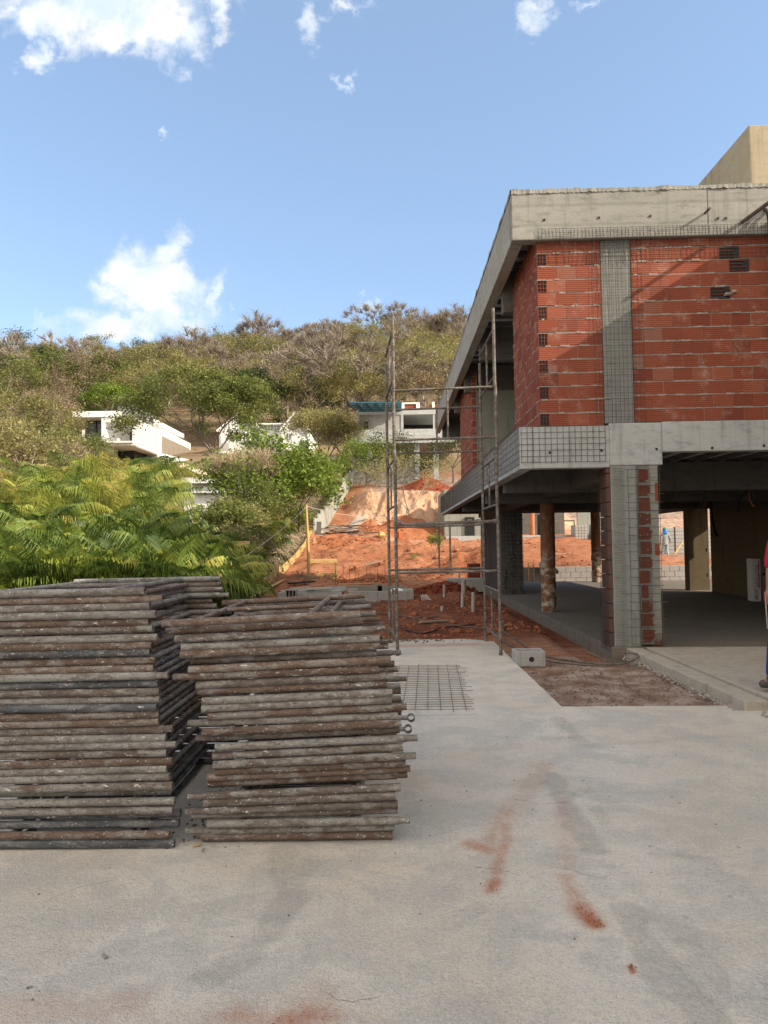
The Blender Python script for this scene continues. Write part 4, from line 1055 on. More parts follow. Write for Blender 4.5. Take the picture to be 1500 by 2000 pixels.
for px, py, Y in ((733, 1148, 21), (742, 1148, 21.1)):
    q = gz(px, py, Y); mb = MB(); mb.box(q.x - .06, q.x + .06, q.y, q.y + .04, q.z - .05, q.z + .42 - (.05 if px > 735 else 0)); tag(mb.build('board_stake', M['wood_grey']), 'short upright grey board stake, ' + ('wider left one' if px < 735 else 'lower right one') + ' behind the block foundation', 'stake')
bw = MB()
for i in range(6): bw.tube([(.78 + i * .03, 19.9, g0 + .15), (.80 + i * .05, 19.7, g0 + .02)], .012, 5)
tag(bw.build('cable_bundle', M['pvc']), 'bundle of pale conduit ends beside the block foundation', 'cables')
# grey trough, black pipe bundle, brick stack right of the tower
q = gz(902, 1135, 23.5); mb = MB(); mb.box(q.x - .45, q.x + .9, q.y, q.y + .8, q.z - .1, q.z + .32); tag(mb.build('concrete_plinth', M['block'], bevel=.01), 'grey concrete plinth on the earth beside the pier', 'plinth')
q = gz(850, 1128, 24); mb = MB()
for i in range(5): mb.tube([(q.x - .35, q.y + i * .05, q.z + .06 + .05 * (i % 2)), (q.x + .05, q.y + .05 + i * .04, q.z + .09 + .05 * (i % 2)), (q.x + .4, q.y + i * .05, q.z + .06)], .045, 8)
tag(mb.build('pipe_bundle', M['black'], smooth=True), 'bundle of black corrugated pipe lying on the red earth', 'pipes')
q = gz(926, 1108, 27.2); bs = thing('brick_pallet', 'small stack of red hollow bricks near the pier', 'bricks', q)
mb = MB()
for j in range(4):
    for i in range(2): mb.cur = rnd.uniform(.1, .6); mb.box(q.x - .22 + i * .225, q.x + i * .225, q.y - .1, q.y + .4, q.z + j * .195, q.z + j * .195 + .185)
mb.build('bricks', M['brick'], bs, tint=True)
mb = MB()
for j in range(4):
    for i in range(6): mb.box(q.x - .2 + i * .07, q.x - .17 + i * .07, q.y - .104, q.y - .1005, q.z + j * .195 + .05, q.z + j * .195 + .14)
mb.build('brick_holes', M['black'], bs)
q = gz(898, 1110, 26); mb = MB(); mb.obox((q.x, q.y, q.z - .1), (q.x - .03, q.y + .02, q.z + .42), .1, .03); tag(mb.build('sheet_offcut', M['beam_pale']), 'small upright grey sheet offcut left of the brick stack', 'offcut')
# loose site clutter
for k, (px, py, Y, L_, a, w, mm, nm, lab) in enumerate(((700, 1135, 27.5, 1.5, .1, .16, 'wood_yellow', 'plank', 'yellow plank lying flat in the lit earth left of the tower'), (660, 1142, 26, 1.1, -.3, .12, 'wood_grey', 'plank', 'grey plank lying in the earth before the starter bars'), (800, 1125, 30, 1.2, .25, .14, 'wood_yellow', 'plank', 'short board on the earth between the tower posts'), (848, 1215, 14.3, .7, .6, .1, 'wood_grey', 'plank', 'broken board on dark earth behind the tower'),
        (905, 1092, 35, 1.3, -.15, .2, 'beam_pale', 'plank', 'pale board on the orange slope right of the sapling'), (730, 1098, 37, 1.0, .5, .15, 'wood_grey', 'plank', 'weathered board halfway up the orange slope'), (1100, 1092, 36, 1.4, .2, .15, 'wood_grey', 'plank', 'old board on the earth bank seen under the house'))):
    q = gz(px, py, Y); d = Vector((math.cos(a), math.sin(a), 0)) * L_ / 2; mb = MB(); mb.obox(q - d + Vector((0, 0, ground_z(q.x - d.x, q.y - d.y) - q.z + .03)), q + d + Vector((0, 0, ground_z(q.x + d.x, q.y + d.y) - q.z + .05)), w, .03); tag(mb.build(nm, M[mm]), lab, 'plank')
mb = MB()
for _ in range(120):
    x, y = rnd.gauss(6.5, .8), rnd.gauss(42.6, .4); mb.rock((x, y, ground_z(x, y) + rnd.uniform(.02, .25) * max(0, 1 - abs(x - 6.5))), rnd.uniform(.04, .12))
tag(mb.build('broken_block_rubble', M['mortar']), 'heap of broken block rubble in front of the shell building', 'rubble', kind='stuff')
# retaining wall, ladder and board behind the ground floor
RW = thing('retaining_wall', 'low concrete block retaining wall behind the open ground floor', 'block wall', (3.4, 28, 0))
mb = MB()
for j in range(3):
    x = 3.9 - (.2 if j % 2 else 0)
    while x < 14.5: mb.box(x, x + .39, 28.0, 28.19, .0 + j * .215 - .06, .0 + j * .215 + .145); x += .403
mb.build('blocks', M['block'], RW, bevel=.006); mb = MB(); mb.box(3.75, 14.6, 28.02, 28.17, -.2, .57); mb.build('mortar', M['mortar'], RW)
ld = thing('stepladder', 'small wooden ladder leaning on the low block wall', 'ladder', (5.35, 27.6, 0))
for x in (5.22, 5.42):
    mb = MB(); mb.obox((x, 27.55, -.1), (x + .06, 27.95, .75), .03, .05); mb.build('rail', M['wood_yellow'], ld)
for i in range(5):
    f = (i + .6) / 5.4; mb = MB(); mb.obox((5.23 + .06 * f, 27.55 + .4 * f, -.1 + .85 * f), (5.43 + .06 * f, 27.55 + .4 * f, -.1 + .85 * f), .03, .03); mb.build('rung', M['wood_yellow'], ld)
mb = MB(); mb.obox((5.72, 27.6, -.08), (5.74, 27.96, .75), .32, .02, (1, 0, 0)); tag(mb.build('plywood_board', M['wood_grey']), 'pale plywood board leaning beside the wooden ladder', 'board')
# soil heaps
def heap(name, cx, cy, rx, ry, h, m, label, base=None, seed=0, peak=(0, 0)):
    n, k = 40, 22; mb = MB(); P = []
    for j in range(k + 1):
        for i in range(n):
            a = 2 * PI * i / n; r = j / k
            rr = r * (1 + .16 * fbm(math.cos(a) * 1.3 + seed, math.sin(a) * 1.3))
            x = cx + math.cos(a) * rr * rx + peak[0] * (1 - r) ; y = cy + math.sin(a) * rr * ry + peak[1] * (1 - r)
            hz = h * (max(0, 1 - r) ** .95) * (1 + .10 * fbm(x * 1.2, y * 1.2, seed)) + .10 * fbm(x * 2.1, y * 2.1, seed, 5) * (1 - r)
            P.append((x, y, (ground_z(x, y) if base is None else base) + hz - .06 * r))
    mb.v = P
    for j in range(k):
        for i in range(n): mb.face([j * n + i, (j + 1) * n + i, (j + 1) * n + (i + 1) % n, j * n + (i + 1) % n])
    mb.face([i for i in range(n)])
    for _ in range(160):
        a = rnd.uniform(PI * .9, 2.1 * PI); r = rnd.uniform(.35, 1.05); x, y = cx + math.cos(a) * r * rx, cy + math.sin(a) * r * ry
        mb.rock((x, y, ground_z(x, y) + h * max(0, 1 - r) ** .95), rnd.uniform(.02, .07))
    return tag(mb.build(name, m, smooth=True), label, 'dirt heap')
heap('soil_heap', .95, 47.8, 3.5, 2.2, 1.75, M['soil_red'], 'tall pointed heap of orange red soil below the pale cut bank', seed=3, peak=(.2, 0))
heap('soil_heap', -1.4, 47, 1.6, 1.4, 1.05, M['soil_red'], 'smaller lumpy heap of red soil left of the tall one', seed=5)
heap('soil_heap', -2.6, 43.5, 2.4, 1.2, .36, M['soil_red'], 'long low heap of pale red soil on the crest', seed=9)
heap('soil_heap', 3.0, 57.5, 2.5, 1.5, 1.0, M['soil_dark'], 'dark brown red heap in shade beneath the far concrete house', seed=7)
heap('soil_heap', 3.1, 32, 2.6, 2.2, 1.05, M['soil_red'], 'broad mound of orange soil in front of the brick stack and pier', seed=12)
heap('soil_heap', -.9, 29.5, 1.5, .8, .38, M['soil_red'], 'low mound of loose earth beside the starter bars', seed=15)
heap('soil_heap', 1.55, 22.5, 1.2, .8, .30, M['soil_dark'], 'low dark mound of earth around the pipe stubs', seed=18)
q = gz(745, 1052, 44.2); mb = MB(); mb.rock((q.x, q.y, q.z + .15), .3, .9); tag(mb.build('boulder', M['wood_yellow']), 'pale yellow boulder on the crest beside the red heap', 'boulder')
q = gz(780, 1052, 44.5); mb = MB(); mb.tube([(q.x, q.y, q.z), (q.x, q.y, q.z + .3), (q.x, q.y, q.z + .5)], [.14, .11, .04], 8); tag(mb.build('orange_marker', simple('orange_plastic', (.55, .08, .02), None, 5, .5)), 'small orange red marker at the foot of the red heap', 'marker')
# scrap timber
for i in range(26):
    px = 612 + (i * 37 % 95); Y = 45.6 + (i * 13 % 10) * .24; q = gz(px, 1056, Y); L_ = rnd.uniform(1.4, 3.2); a = rnd.gauss(0, .4)
    d = Vector((math.cos(a), math.sin(a), rnd.gauss(0, .1))) * L_ / 2; z = q.z + .1 + (i % 8) * .085; c0 = Vector((q.x, q.y, z)); mb = MB()
    mb.obox(c0 - d, c0 + d, rnd.uniform(.12, .38), .03, (0, 0, 1), rnd.gauss(0, .25)); tag(mb.build('scrap_plank', M['wood_grey'] if i % 4 else M['pvc']), 'weathered plank in the tangled scrap timber pile below the bank', 'plank', 'planks of the scrap timber pile')
for i, px in enumerate((612, 622)):
    q = gz(px, 1062, 45); mb = MB(); mb.obox((q.x, q.y, q.z - .1), (q.x + .05, q.y, q.z + .9), .3 if i else .08, .05, (0, 1, 0)); tag(mb.build('upright_form_board', M['dark_conc'] if i else M['wood_grey']), 'upright ' + ('dark form panel' if i else 'thin grey board') + ' at the left end of the scrap timber', 'board')
mb = MB(); q = gz(683, 1000, 50.5); mb.obox((q.x, q.y, q.z + .1), (q.x + .8, q.y + 1.6, ground_z(q.x + .8, q.y + 1.6) + .12), .55, .03); tag(mb.build('metal_sheet', M['beam_pale']), 'grey sheet lying on the earth ramp beside the pale bank', 'sheet')
mb = MB(); q = gz(555, 1125, 27); mb.obox((q.x + .2, q.y, q.z + .08), (q.x + 1.0, q.y + .6, q.z + .12), .35, .06); tag(mb.build('black_tarp', M['black']), 'folded black sheet on the shaded earth left of the bench', 'sheet')
# precast fence that climbs the slope
PF = thing('precast_fence', 'stepped grey precast concrete wall climbing the slope behind the palms', 'wall', (-4.9, 46, 2))
for i in range(14):
    t0, t1 = i / 14, (i + 1) / 14; xa, ya = lerp(-5.0, -3.4, t0), lerp(46.5, 62, t0); xb, yb = lerp(-5.0, -3.4, t1), lerp(46.5, 62, t1)
    zg = lerp(2.1, 6.6, (t0 + t1) / 2) ; ht = 1.0 if i < 5 else 1.35
    mb = MB(); mb.obox((xa, ya, zg + ht / 2 - .3), (xb, yb - .12, zg + ht / 2 - .3), .08, ht + .6); mb.build('panel', M['beam'], PF)
    mb = MB(); mb.obox((xa, ya - .06, zg - .6), (xa, ya - .06, zg + ht + .03), .14, .14); mb.build('fence_post', M['beam_pale'] if i < 5 else M['block'], PF)
YW = thing('yard_wall', 'grey block yard wall under the far concrete house', 'wall', (-3.2, 62.2, 6.8))
mb = MB(); mb.box(-3.4, 2.0, 62.3, 62.45, 6, 9.0); mb.build('wall', M['plaster'], YW)

# ------------------------------------------------------------------ buildings behind
def pb(mb, px0, px1, py0, py1, Y0, Y1):
    pm, ym = (px0 + px1) / 2, (py0 + py1) / 2
    mb.box(at(px0, ym, Y0).x, at(px1, ym, Y0).x, Y0, Y1, at(pm, py1, Y0).z, at(pm, py0, Y0).z); return mb
def bld(name, label, cat, loc): return thing(name, label, cat, loc)
# white modern villa
A = bld('modern_villa', 'white modern villa with boxed balcony, flat roof and stone chimney up the slope', 'house', at(230, 890, 75))
mb = MB(); pb(mb, 198, 205, 817, 870, 72, 80); pb(mb, 258.5, 265, 817, 870, 72, 72.7); pb(mb, 258.6, 265, 817, 823.4, 72.71, 80); pb(mb, 258.6, 265, 861.6, 870, 72.71, 80); pb(mb, 205, 258.5, 817, 823.5, 72, 80); pb(mb, 205, 258.5, 861.5, 870, 72, 80)
mb.build('balcony_frame', M['white_wall'], A)
mb = MB(); pb(mb, 206, 258, 824, 861, 79, 79.2); mb.build('balcony_back_wall', M['plaster_tan'], A)
mb = MB(); pb(mb, 226, 238, 833, 861, 78.9, 78.98); pb(mb, 248, 257, 842, 860, 78.9, 78.98); f = mb.build('balcony_window', M['glass'], A)
mb = MB(); pb(mb, 238, 248, 845, 861, 78.8, 78.97); mb.build('white_door', M['white_wall'], A)
mb = MB()
for i in range(7): mb.box(at(262, 840, 72).x - .15, at(265, 840, 72).x - .02, 73.4 + i * .95, 73.7 + i * .95, at(262, 861, 72).z, at(262, 824, 72).z)
mb.build('side_posts', M['white_wall'], A)
mb = MB()
for i in range(7): pb(mb, 207 + i * 3.2, 208.5 + i * 3.2, 826 + i * 1.8, 861, 73 + i * .8, 73.3 + i * .8)
mb.build('louvre_posts', M['white_wall'], A)
mb = MB()
for i in range(4): pb(mb, 206, 258, 824, 826.5, 73.2 + i * 1.4, 73.9 + i * 1.4)
mb.build('ceiling_slats', M['wood_yellow'], A)
mb = MB(); pb(mb, 212, 223, 853, 861.4, 74, 75); pb(mb, 226, 232, 856, 861.4, 74, 74.6); mb.build('terrace_seats', M['white_wall'], A, bevel=.1)
mb = MB(); pb(mb, 202, 258, 862.5, 864.5, 71.6, 71.98); mb.build('balcony_ledge', M['white_wall'], A)
mb = MB(); pb(mb, 140, 231, 803, 814.5, 72.6, 84); pb(mb, 158, 231, 815, 820, 74.5, 84); pb(mb, 256.5, 300, 816.8, 826, 81, 93); mb.build('roof', M['white_wall'], A)
mb = MB(); pb(mb, 230.5, 256, 787, 818, 73.5, 80.5); mb.build('chimney', M['stone'], A)
mb = MB(); pb(mb, 168.5, 197.5, 822.5, 870, 74.8, 74.9); g = mb.build('corner_window', M['glass'], A)
mb = MB(); pb(mb, 166, 169.5, 821, 871, 74.6, 76); pb(mb, 186.5, 188.5, 821, 871, 74.65, 74.78); pb(mb, 169.6, 197, 820, 822, 74.66, 75); o = mb.build('frame', M['black'], A); 
mb = MB(); pb(mb, 174, 180, 824, 870, 75.6, 75.7); pb(mb, 189.5, 197, 823, 870, 75.8, 75.9); mb.build('curtain', M['white_wall'], A)
xr = at(265, 840, 72).x; zt, zb = at(265, 824, 72).z, at(265, 870, 72).z
mb = MB(); mb.box(xr - 9, xr - .05, 80.1, 92, zb, zt + .6); mb.box(xr - 9, xr - .2, 80.1, 92, zb - 3, zb); mb.build('side_wing', M['white_wall'], A)
mb = MB()
for i in range(22): mb.box(xr - .04, xr + .12, 80.4 + i * .5, 80.6 + i * .5, zb + .2, zt - .2)
mb.build('side_louvres', M['wood_grey'], A)
mb = MB(); pb(mb, 182, 222, 870.5, 889, 74.8, 80); mb.build('lower_wall', M['white_wall'], A)
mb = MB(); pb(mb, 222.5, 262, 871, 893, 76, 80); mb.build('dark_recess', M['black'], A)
p0 = [at(308, 884, 68), at(392, 903, 80), at(392, 925, 80), at(308, 925, 68)]
RT = bld('terrace_wall', 'white sloping terrace wall beside the villa', 'wall', (p0[0].x, 68, p0[3].z)); mb = MB()
k = [(v.x, v.y, v.z) for v in p0]; k2 = [(v.x, v.y + 1, v.z) for v in p0]
mb.v = k + k2
for f in ((0, 3, 2, 1), (4, 5, 6, 7), (0, 1, 5, 4), (1, 2, 6, 5), (2, 3, 7, 6), (3, 0, 4, 7)): mb.face(list(f))
mb.build('wall', M['white_wall'], RT)
# white gabled house
Bh = bld('gabled_house', 'white boarded house with two steep gables and three dormer windows', 'house', at(520, 890, 85))
def gable(px, w, pt, pe, pbm, Y, D, nm):
    a, l, r = at(px, pt, Y), at(px - w, pe, Y), at(px + w, pe, Y); zb_ = at(px, pbm, Y).z; mb = MB()
    pts = [(l.x, zb_), (r.x, zb_), (r.x, r.z), (a.x, a.z), (l.x, l.z)]
    n = len(pts); mb.v = [(x, Y, z) for x, z in pts] + [(x, Y + D, z) for x, z in pts]
    mb.face([0, 1, 2, 3, 4][::1]); mb.face([9, 8, 7, 6, 5])
    for i in range(n): mb.face([i, i + n, (i + 1) % n + n, (i + 1) % n])
    w_ = mb.build('gable_wall', M['white_wall'], Bh)
    for s in (l, r):
        mb = MB(); d = Vector((s.x - a.x, 0, s.z - a.z)) * 1.08
        mb.obox((a.x, Y - .3, a.z + .12), (a.x + d.x, Y - .3, a.z + .12 + d.z), .25, .22); mb.build('bargeboard', M['white_wall'], Bh)
        e = (a.x + d.x, a.z + .14 + d.z); mb = MB(); mb.v = [(a.x, Y - .2, a.z + .16), (e[0], Y - .2, e[1]), (e[0], Y + D, e[1]), (a.x, Y + D, a.z + .16), (a.x, Y - .2, a.z + .28), (e[0], Y - .2, e[1] + .12), (e[0], Y + D, e[1] + .12), (a.x, Y + D, a.z + .28)]
        for f in ((0, 1, 2, 3), (4, 7, 6, 5), (0, 4, 5, 1), (3, 2, 6, 7), (1, 5, 6, 2), (0, 3, 7, 4)): mb.face(list(f))
        mb.build('roof', M['dark_conc'], Bh)
    mb = MB()
    for i in range(-7, 8):
        x = a.x + i * (r.x - a.x) / 8; mb.box(x - .03, x + .03, Y - .03, Y - .005, zb_, lerp(a.z, l.z, abs(i) / 8) - .1)
    mb.build('battens', M['white_wall'], Bh)
    return w_
gable(470, 42, 808, 842, 893, 85, 10, 'l'); gable(577, 27, 808, 842, 880, 84, 10, 'r')
mb = MB(); pb(mb, 490, 560, 829, 846, 86, 93); mb.build('dormer_wall', M['white_wall'], Bh)
mb = MB(); pb(mb, 486, 562, 826.5, 829, 85.4, 93); mb.build('dormer_roof', M['white_wall'], Bh)
for px in (511, 524, 536):
    mb = MB(); pb(mb, px, px + 9, 832, 840, 85.9, 85.98); w_ = mb.build('window', M['glass'], Bh)
    mb = MB(); pb(mb, px + 4.1, px + 4.9, 832, 840, 85.85, 85.89); pb(mb, px, px + 9, 835.6, 836.4, 85.86, 85.895); s_ = mb.build('sash', M['white_wall'], None); s_.data.transform(Matrix.Translation(-Bh.location)); s_.parent = w_
for px0, px1, p0_, p1_ in ((449, 470, 847, 862), (560, 568, 847, 858), (586, 603, 860, 878)):
    mb = MB(); pb(mb, px0, px1, p0_, p1_, 83.9, 83.98); mb.build('window', M['glass'], Bh)
    mb = MB(); pb(mb, (px0 + px1) / 2 - .5, (px0 + px1) / 2 + .5, p0_, p1_, 83.85, 83.89); mb.build('mullion', M['white_wall'], Bh)
mb = MB(); pb(mb, 432, 604, 846.5, 893, 84.6, 92); mb.build('wall', M['white_wall'], Bh)
# pool house, parasol tent
PH = bld('pool_house', 'low white flat roofed pool house behind the palms', 'house', at(420, 1010, 42))
mb = MB(); pb(mb, 352, 500, 932, 943, 41.5, 50); mb.build('roof', M['white_wall'], PH)
mb = MB(); pb(mb, 360, 498, 944.5, 1030, 42.2, 50); mb.build('wall', M['white_wall'], PH)
mb = MB(); pb(mb, 366, 490, 951, 962, 41.8, 42.15); mb.build('awning', M['white_wall'], PH)
pt = bld('garden_tent', 'beige pyramid canopy tent on the white pool house roof', 'tent', at(368, 940, 47))
c0 = at(368, 910, 48); l, r = at(339, 924, 46).x, at(397, 924, 46).x; ze = at(368, 924, 47).z; mb = MB(); d = (r - l)
mb.v = [(l, 46, ze), (r, 46, ze), (r, 46 + d, ze), (l, 46 + d, ze), (c0.x, 46 + d / 2, c0.z + .1), (l, 46, ze - .16), (r, 46, ze - .16), (r, 46 + d, ze - .16), (l, 46 + d, ze - .16)]
for f in ((0, 1, 4), (1, 2, 4), (2, 3, 4), (3, 0, 4), (5, 6, 1, 0), (6, 7, 2, 1), (7, 8, 3, 2), (8, 5, 0, 3)): mb.face(list(f))
mb.build('canopy', simple('beige_canvas', (.62, .50, .38), (.55, .45, .34), 2, .9), pt)
for x in (l + .08, r - .08):
    mb = MB(); mb.tube([(x, 46.1, ze - 1.0), (x, 46.1, ze)], .04, 6); mb.build('post', M['white_wall'], pt)
# far concrete house with steel pergola
Cc = bld('far_concrete_house', 'distant bare concrete house shell with teal pergola beams on its roof', 'house', at(780, 950, 65))
mb = MB(); pb(mb, 684, 893, 838, 850, 64.6, 78); pb(mb, 686.5, 893, 850.3, 865, 64.4, 78); mb.build('floor_slab', M['beam_pale'], Cc)
mb = MB(); pb(mb, 697, 893, 799, 809.5, 66, 78); mb.build('roof_slab', M['beam_pale'], Cc)
mb = MB(); pb(mb, 702.5, 756, 810, 838, 66.12, 67); mb.build('back_wall', M['block'], Cc)
mb = MB(); pb(mb, 756.5, 782.5, 810, 838, 66.06, 66.74); mb.build('front_wall', M['block'], Cc)
for a, c in ((697, 702), (783, 788), (846, 849)):
    mb = MB(); pb(mb, a, c, 809.6, 838, 66, 66.6); mb.build('upper_column', M['beam_pale'], Cc)
mb = MB(); pb(mb, 788, 846, 811, 838, 72, 72.2); pb(mb, 712, 719, 823, 838, 66.09, 66.115); mb.build('dark_opening', M['black'], Cc)
mb = MB(); pb(mb, 784.5, 790, 786, 798.5, 66, 66.3); pb(mb, 813, 820, 786, 798.5, 66, 66.3); pb(mb, 790, 813, 786, 789, 66, 66.3); pb(mb, 844, 849, 785, 798.5, 66, 66.3); mb.build('parapet_frame', M['white_wall'], Cc)
mb = MB(); mb.cur = .4; pb(mb, 790.2, 812.8, 789.3, 798.5, 66.1, 66.3); pb(mb, 838, 843.5, 790, 798.5, 66.1, 66.3); pb(mb, 850, 876, 791, 798.5, 66.1, 66.3); mb.build('parapet_brick', M['brick'], Cc, tint=True)
for i in range(6):
    a, c = at(679 + i * 18.2, 787.5, 62.2), at(698 + i * 17, 798, 66); mb = MB(); mb.obox((a.x, 62.2, a.z), (c.x, 66.4, c.z + .02), .14, .42); mb.build('pergola_beam', M['black'], Cc)
a, c = at(679, 788, 62.4), at(785, 786.5, 62.4)
mb = MB(); z0 = at(700, 798, 65).z
for i in range(5): mb.obox((a.x + .2 + i * .15, 62.3 + i * .8, a.z + .02 - i * .03), (c.x, 62.3 + i * .8, c.z - i * .03), .30, .12)
mb.build('pergola_rails', M['teal'], Cc)
for px in (722, 815, 852):
    mb = MB(); pb(mb, px - 5, px + 5, 865.2, 968, 64.8, 65.4); mb.build('ground_column', M['beam_pale'], Cc)
mb = MB(); pb(mb, 700, 708, 865.2, 940, 69, 69.5); mb.build('ground_column', M['beam_pale'], Cc)
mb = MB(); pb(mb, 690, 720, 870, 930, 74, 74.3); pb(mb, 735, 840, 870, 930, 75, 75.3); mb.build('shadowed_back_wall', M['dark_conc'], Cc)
# rendered shell building beyond the open ground floor
R2 = bld('rendered_shell', 'grey rendered building shell beyond the open ground floor', 'house', (4, 46, 1.9))
p = at(868, 1010, 46); mb = MB()
mb.poly_prism([(p.x, 46), (6.4, 46), (6.4, 52), (p.x, 52)], 1.6, 5); mb.build('wall', M['plaster'], R2)
for b_ in ((6.45, 8.2, 47.5, 47.7), (11.9, 14.3, 46.05, 46.25)):
    mb = MB(); mb.box(*b_, 1.6, 5); mb.build('wall', M['plaster'], R2)
mb = MB(); pb(mb, 908, 927, 1010, 1050, 45.9, 45.96); pb(mb, 1050, 1062, 1005, 1045, 47.3, 47.4); mb.build('louvre', M['black'], R2)
mb = MB(); mb.box(8.2, 11.9, 49.5, 49.7, 1.6, 5); mb.build('back_wall', M['dark_conc'], R2)
mb = MB(); pb(mb, 1062, 1064, 1016, 1050, 47, 47.08); pb(mb, 1121, 1123, 1016, 1050, 47, 47.08); pb(mb, 1064, 1121, 1016, 1018.5, 47, 47.08); mb.build('opening_frame', M['plaster_tan'], R2)
mb = MB(); mb.box(p.x, 14.4, 44.6, 45.8, 1.4, 1.98); mb.build('plinth', M['beam_pale'], R2)
q = at(1040, 1050, 46.5); mb = MB(); mb.tube([(q.x, 46.5, 1.9), (q.x, 46.5, 5)], .16, 16); mb.build('orange_column', simple('orange_tube_form', (.42, .17, .08), (.35, .13, .06), 4, .8), R2, smooth=True)
for k, (a, c, t) in enumerate(((1124, 1147, 1025), (1160, 1170, 1024))):
    t_ = thing('block_pallet', ('wide pallet of grey blocks by the shell building', 'second pallet of hollow blocks partly behind rusty column')[k], 'blocks', at((a + c) / 2, 1052, 43.5), 0, 'block pallets by the shell'); mb = MB(); pb(mb, a, c, t, 1052, 43.5, 44.6); mb.build('blocks', M['block'], t_)
    mb = MB()
    for j in range(1, 5): pb(mb, a - .2, c + .2, t + j * 5.5, t + j * 5.5 + .5, 43.49, 43.5)
    for j in range(1, 4): pb(mb, a + j * (c - a) / 4, a + j * (c - a) / 4 + .5, t, 1052, 43.492, 43.499)
    mb.build('joints', M['dark_conc'], t_)
# block yard wall the far worker walks towards
BW = bld('block_yard_wall', 'tall grey block wall in front of the far worker', 'wall', at(1340, 1092, 43.5))
mb = MB(); p, q = at(1296, 1031, 43.5), at(1420, 1094, 43.5); mb.box(p.x, q.x, 43.5, 43.7, q.z - .6, p.z); mb.build('wall', M['block'], BW)
mb = MB()
for j in range(9): mb.box(p.x, q.x, 43.494, 43.499, q.z + j * .22, q.z + j * .22 + .02)
mb.build('joints', M['dark_conc'], BW)
mb = MB(); pb(mb, 1318, 1320, 1029, 1094, 43.2, 43.3); mb.build('form_post', M['rebar_dark'], BW)
mb = MB(); a, c = at(1314, 1088, 42.5), at(1333, 1058, 43); mb.obox(a, c, .06, .08); tag(mb.build('yellow_prop', M['wood_yellow']), 'yellow timber prop leaning on the far block wall', 'prop')
t_ = bld('block_course', 'short course of grey blocks beside the far worker feet', 'blocks', at(1315, 1096, 40)); mb = MB(); pb(mb, 1303, 1322, 1088, 1100, 40, 40.4); mb.build('blocks', M['block'], t_)

# cartons standing on the slab inside
TX = bld('carton', 'tall white and red cardboard carton with printed name standing on the slab', 'carton', (8.46, 17.0, FZ)); TX.rotation_euler = (0, 0, math.radians(-8))
card = simple('white_card', (.62, .60, .58), (.55, .53, .50), 3, .7); redc = simple('red_print', (.30, .02, .04), None, 3, .6); dgrey = simple('grey_card', (.22, .19, .185), (.18, .155, .15), 3, .7)
mb = MB(); mb.box(0, .185, 0, .35, 0, 1.0); mb.build('box', card, TX, world=False, bevel=.006)
mb = MB(); mb.box(.187, .42, -.002, .33, .005, .99); mb.build('second_face', dgrey, TX, world=False)
mb = MB(); mb.box(.14, .158, -.004, -.001, .30, .96); mb.box(.19, .212, -.006, -.003, .03, .66); mb.box(.39, .41, -.006, -.003, .03, .66); mb.build('print_bar', redc, TX, world=False)
mb = MB(); mb.box(.06, .075, -.004, -.001, .04, .16); mb.box(.10, .115, -.004, -.001, .04, .16); mb.box(.06, .07, -.004, -.001, .19, .28); mb.box(.10, .108, -.004, -.001, .19, .28)
mb.box(.23, .25, -.006, -.003, .87, .94); mb.box(.30, .32, -.006, -.003, .87, .94); mb.box(.24, .25, -.006, -.003, .72, .83); mb.box(.31, .318, -.006, -.003, .72, .84)
mb.tube([(.255, -.006, .64), (.255, -.003, .64)], .035, 14); mb.build('print_marks', M['black'], TX, world=False)
def text(body, size, loc, rot, m, parent, name='lettering'):
    cu = bpy.data.curves.new(name, 'FONT'); cu.body = body; cu.size = size; cu.extrude = .0008; cu.align_x = 'CENTER'; cu.align_y = 'CENTER'; cu.materials.append(m)
    o = bpy.data.objects.new(name, cu); COL.objects.link(o); 
    dg = bpy.context.evaluated_depsgraph_get(); me = bpy.data.meshes.new_from_object(o.evaluated_get(dg)); bpy.data.objects.remove(o)
    o = bpy.data.objects.new(name, me); COL.objects.link(o); o.parent = parent; o.location = loc; o.rotation_euler = rot; return o
text('POLITONA', .105, (.10, -.003, .60), (PI / 2, PI / 2, 0), redc, TX)
text('POLITONA', .10, (.30, -.005, .34), (PI / 2, -PI / 2, 0), redc, TX)

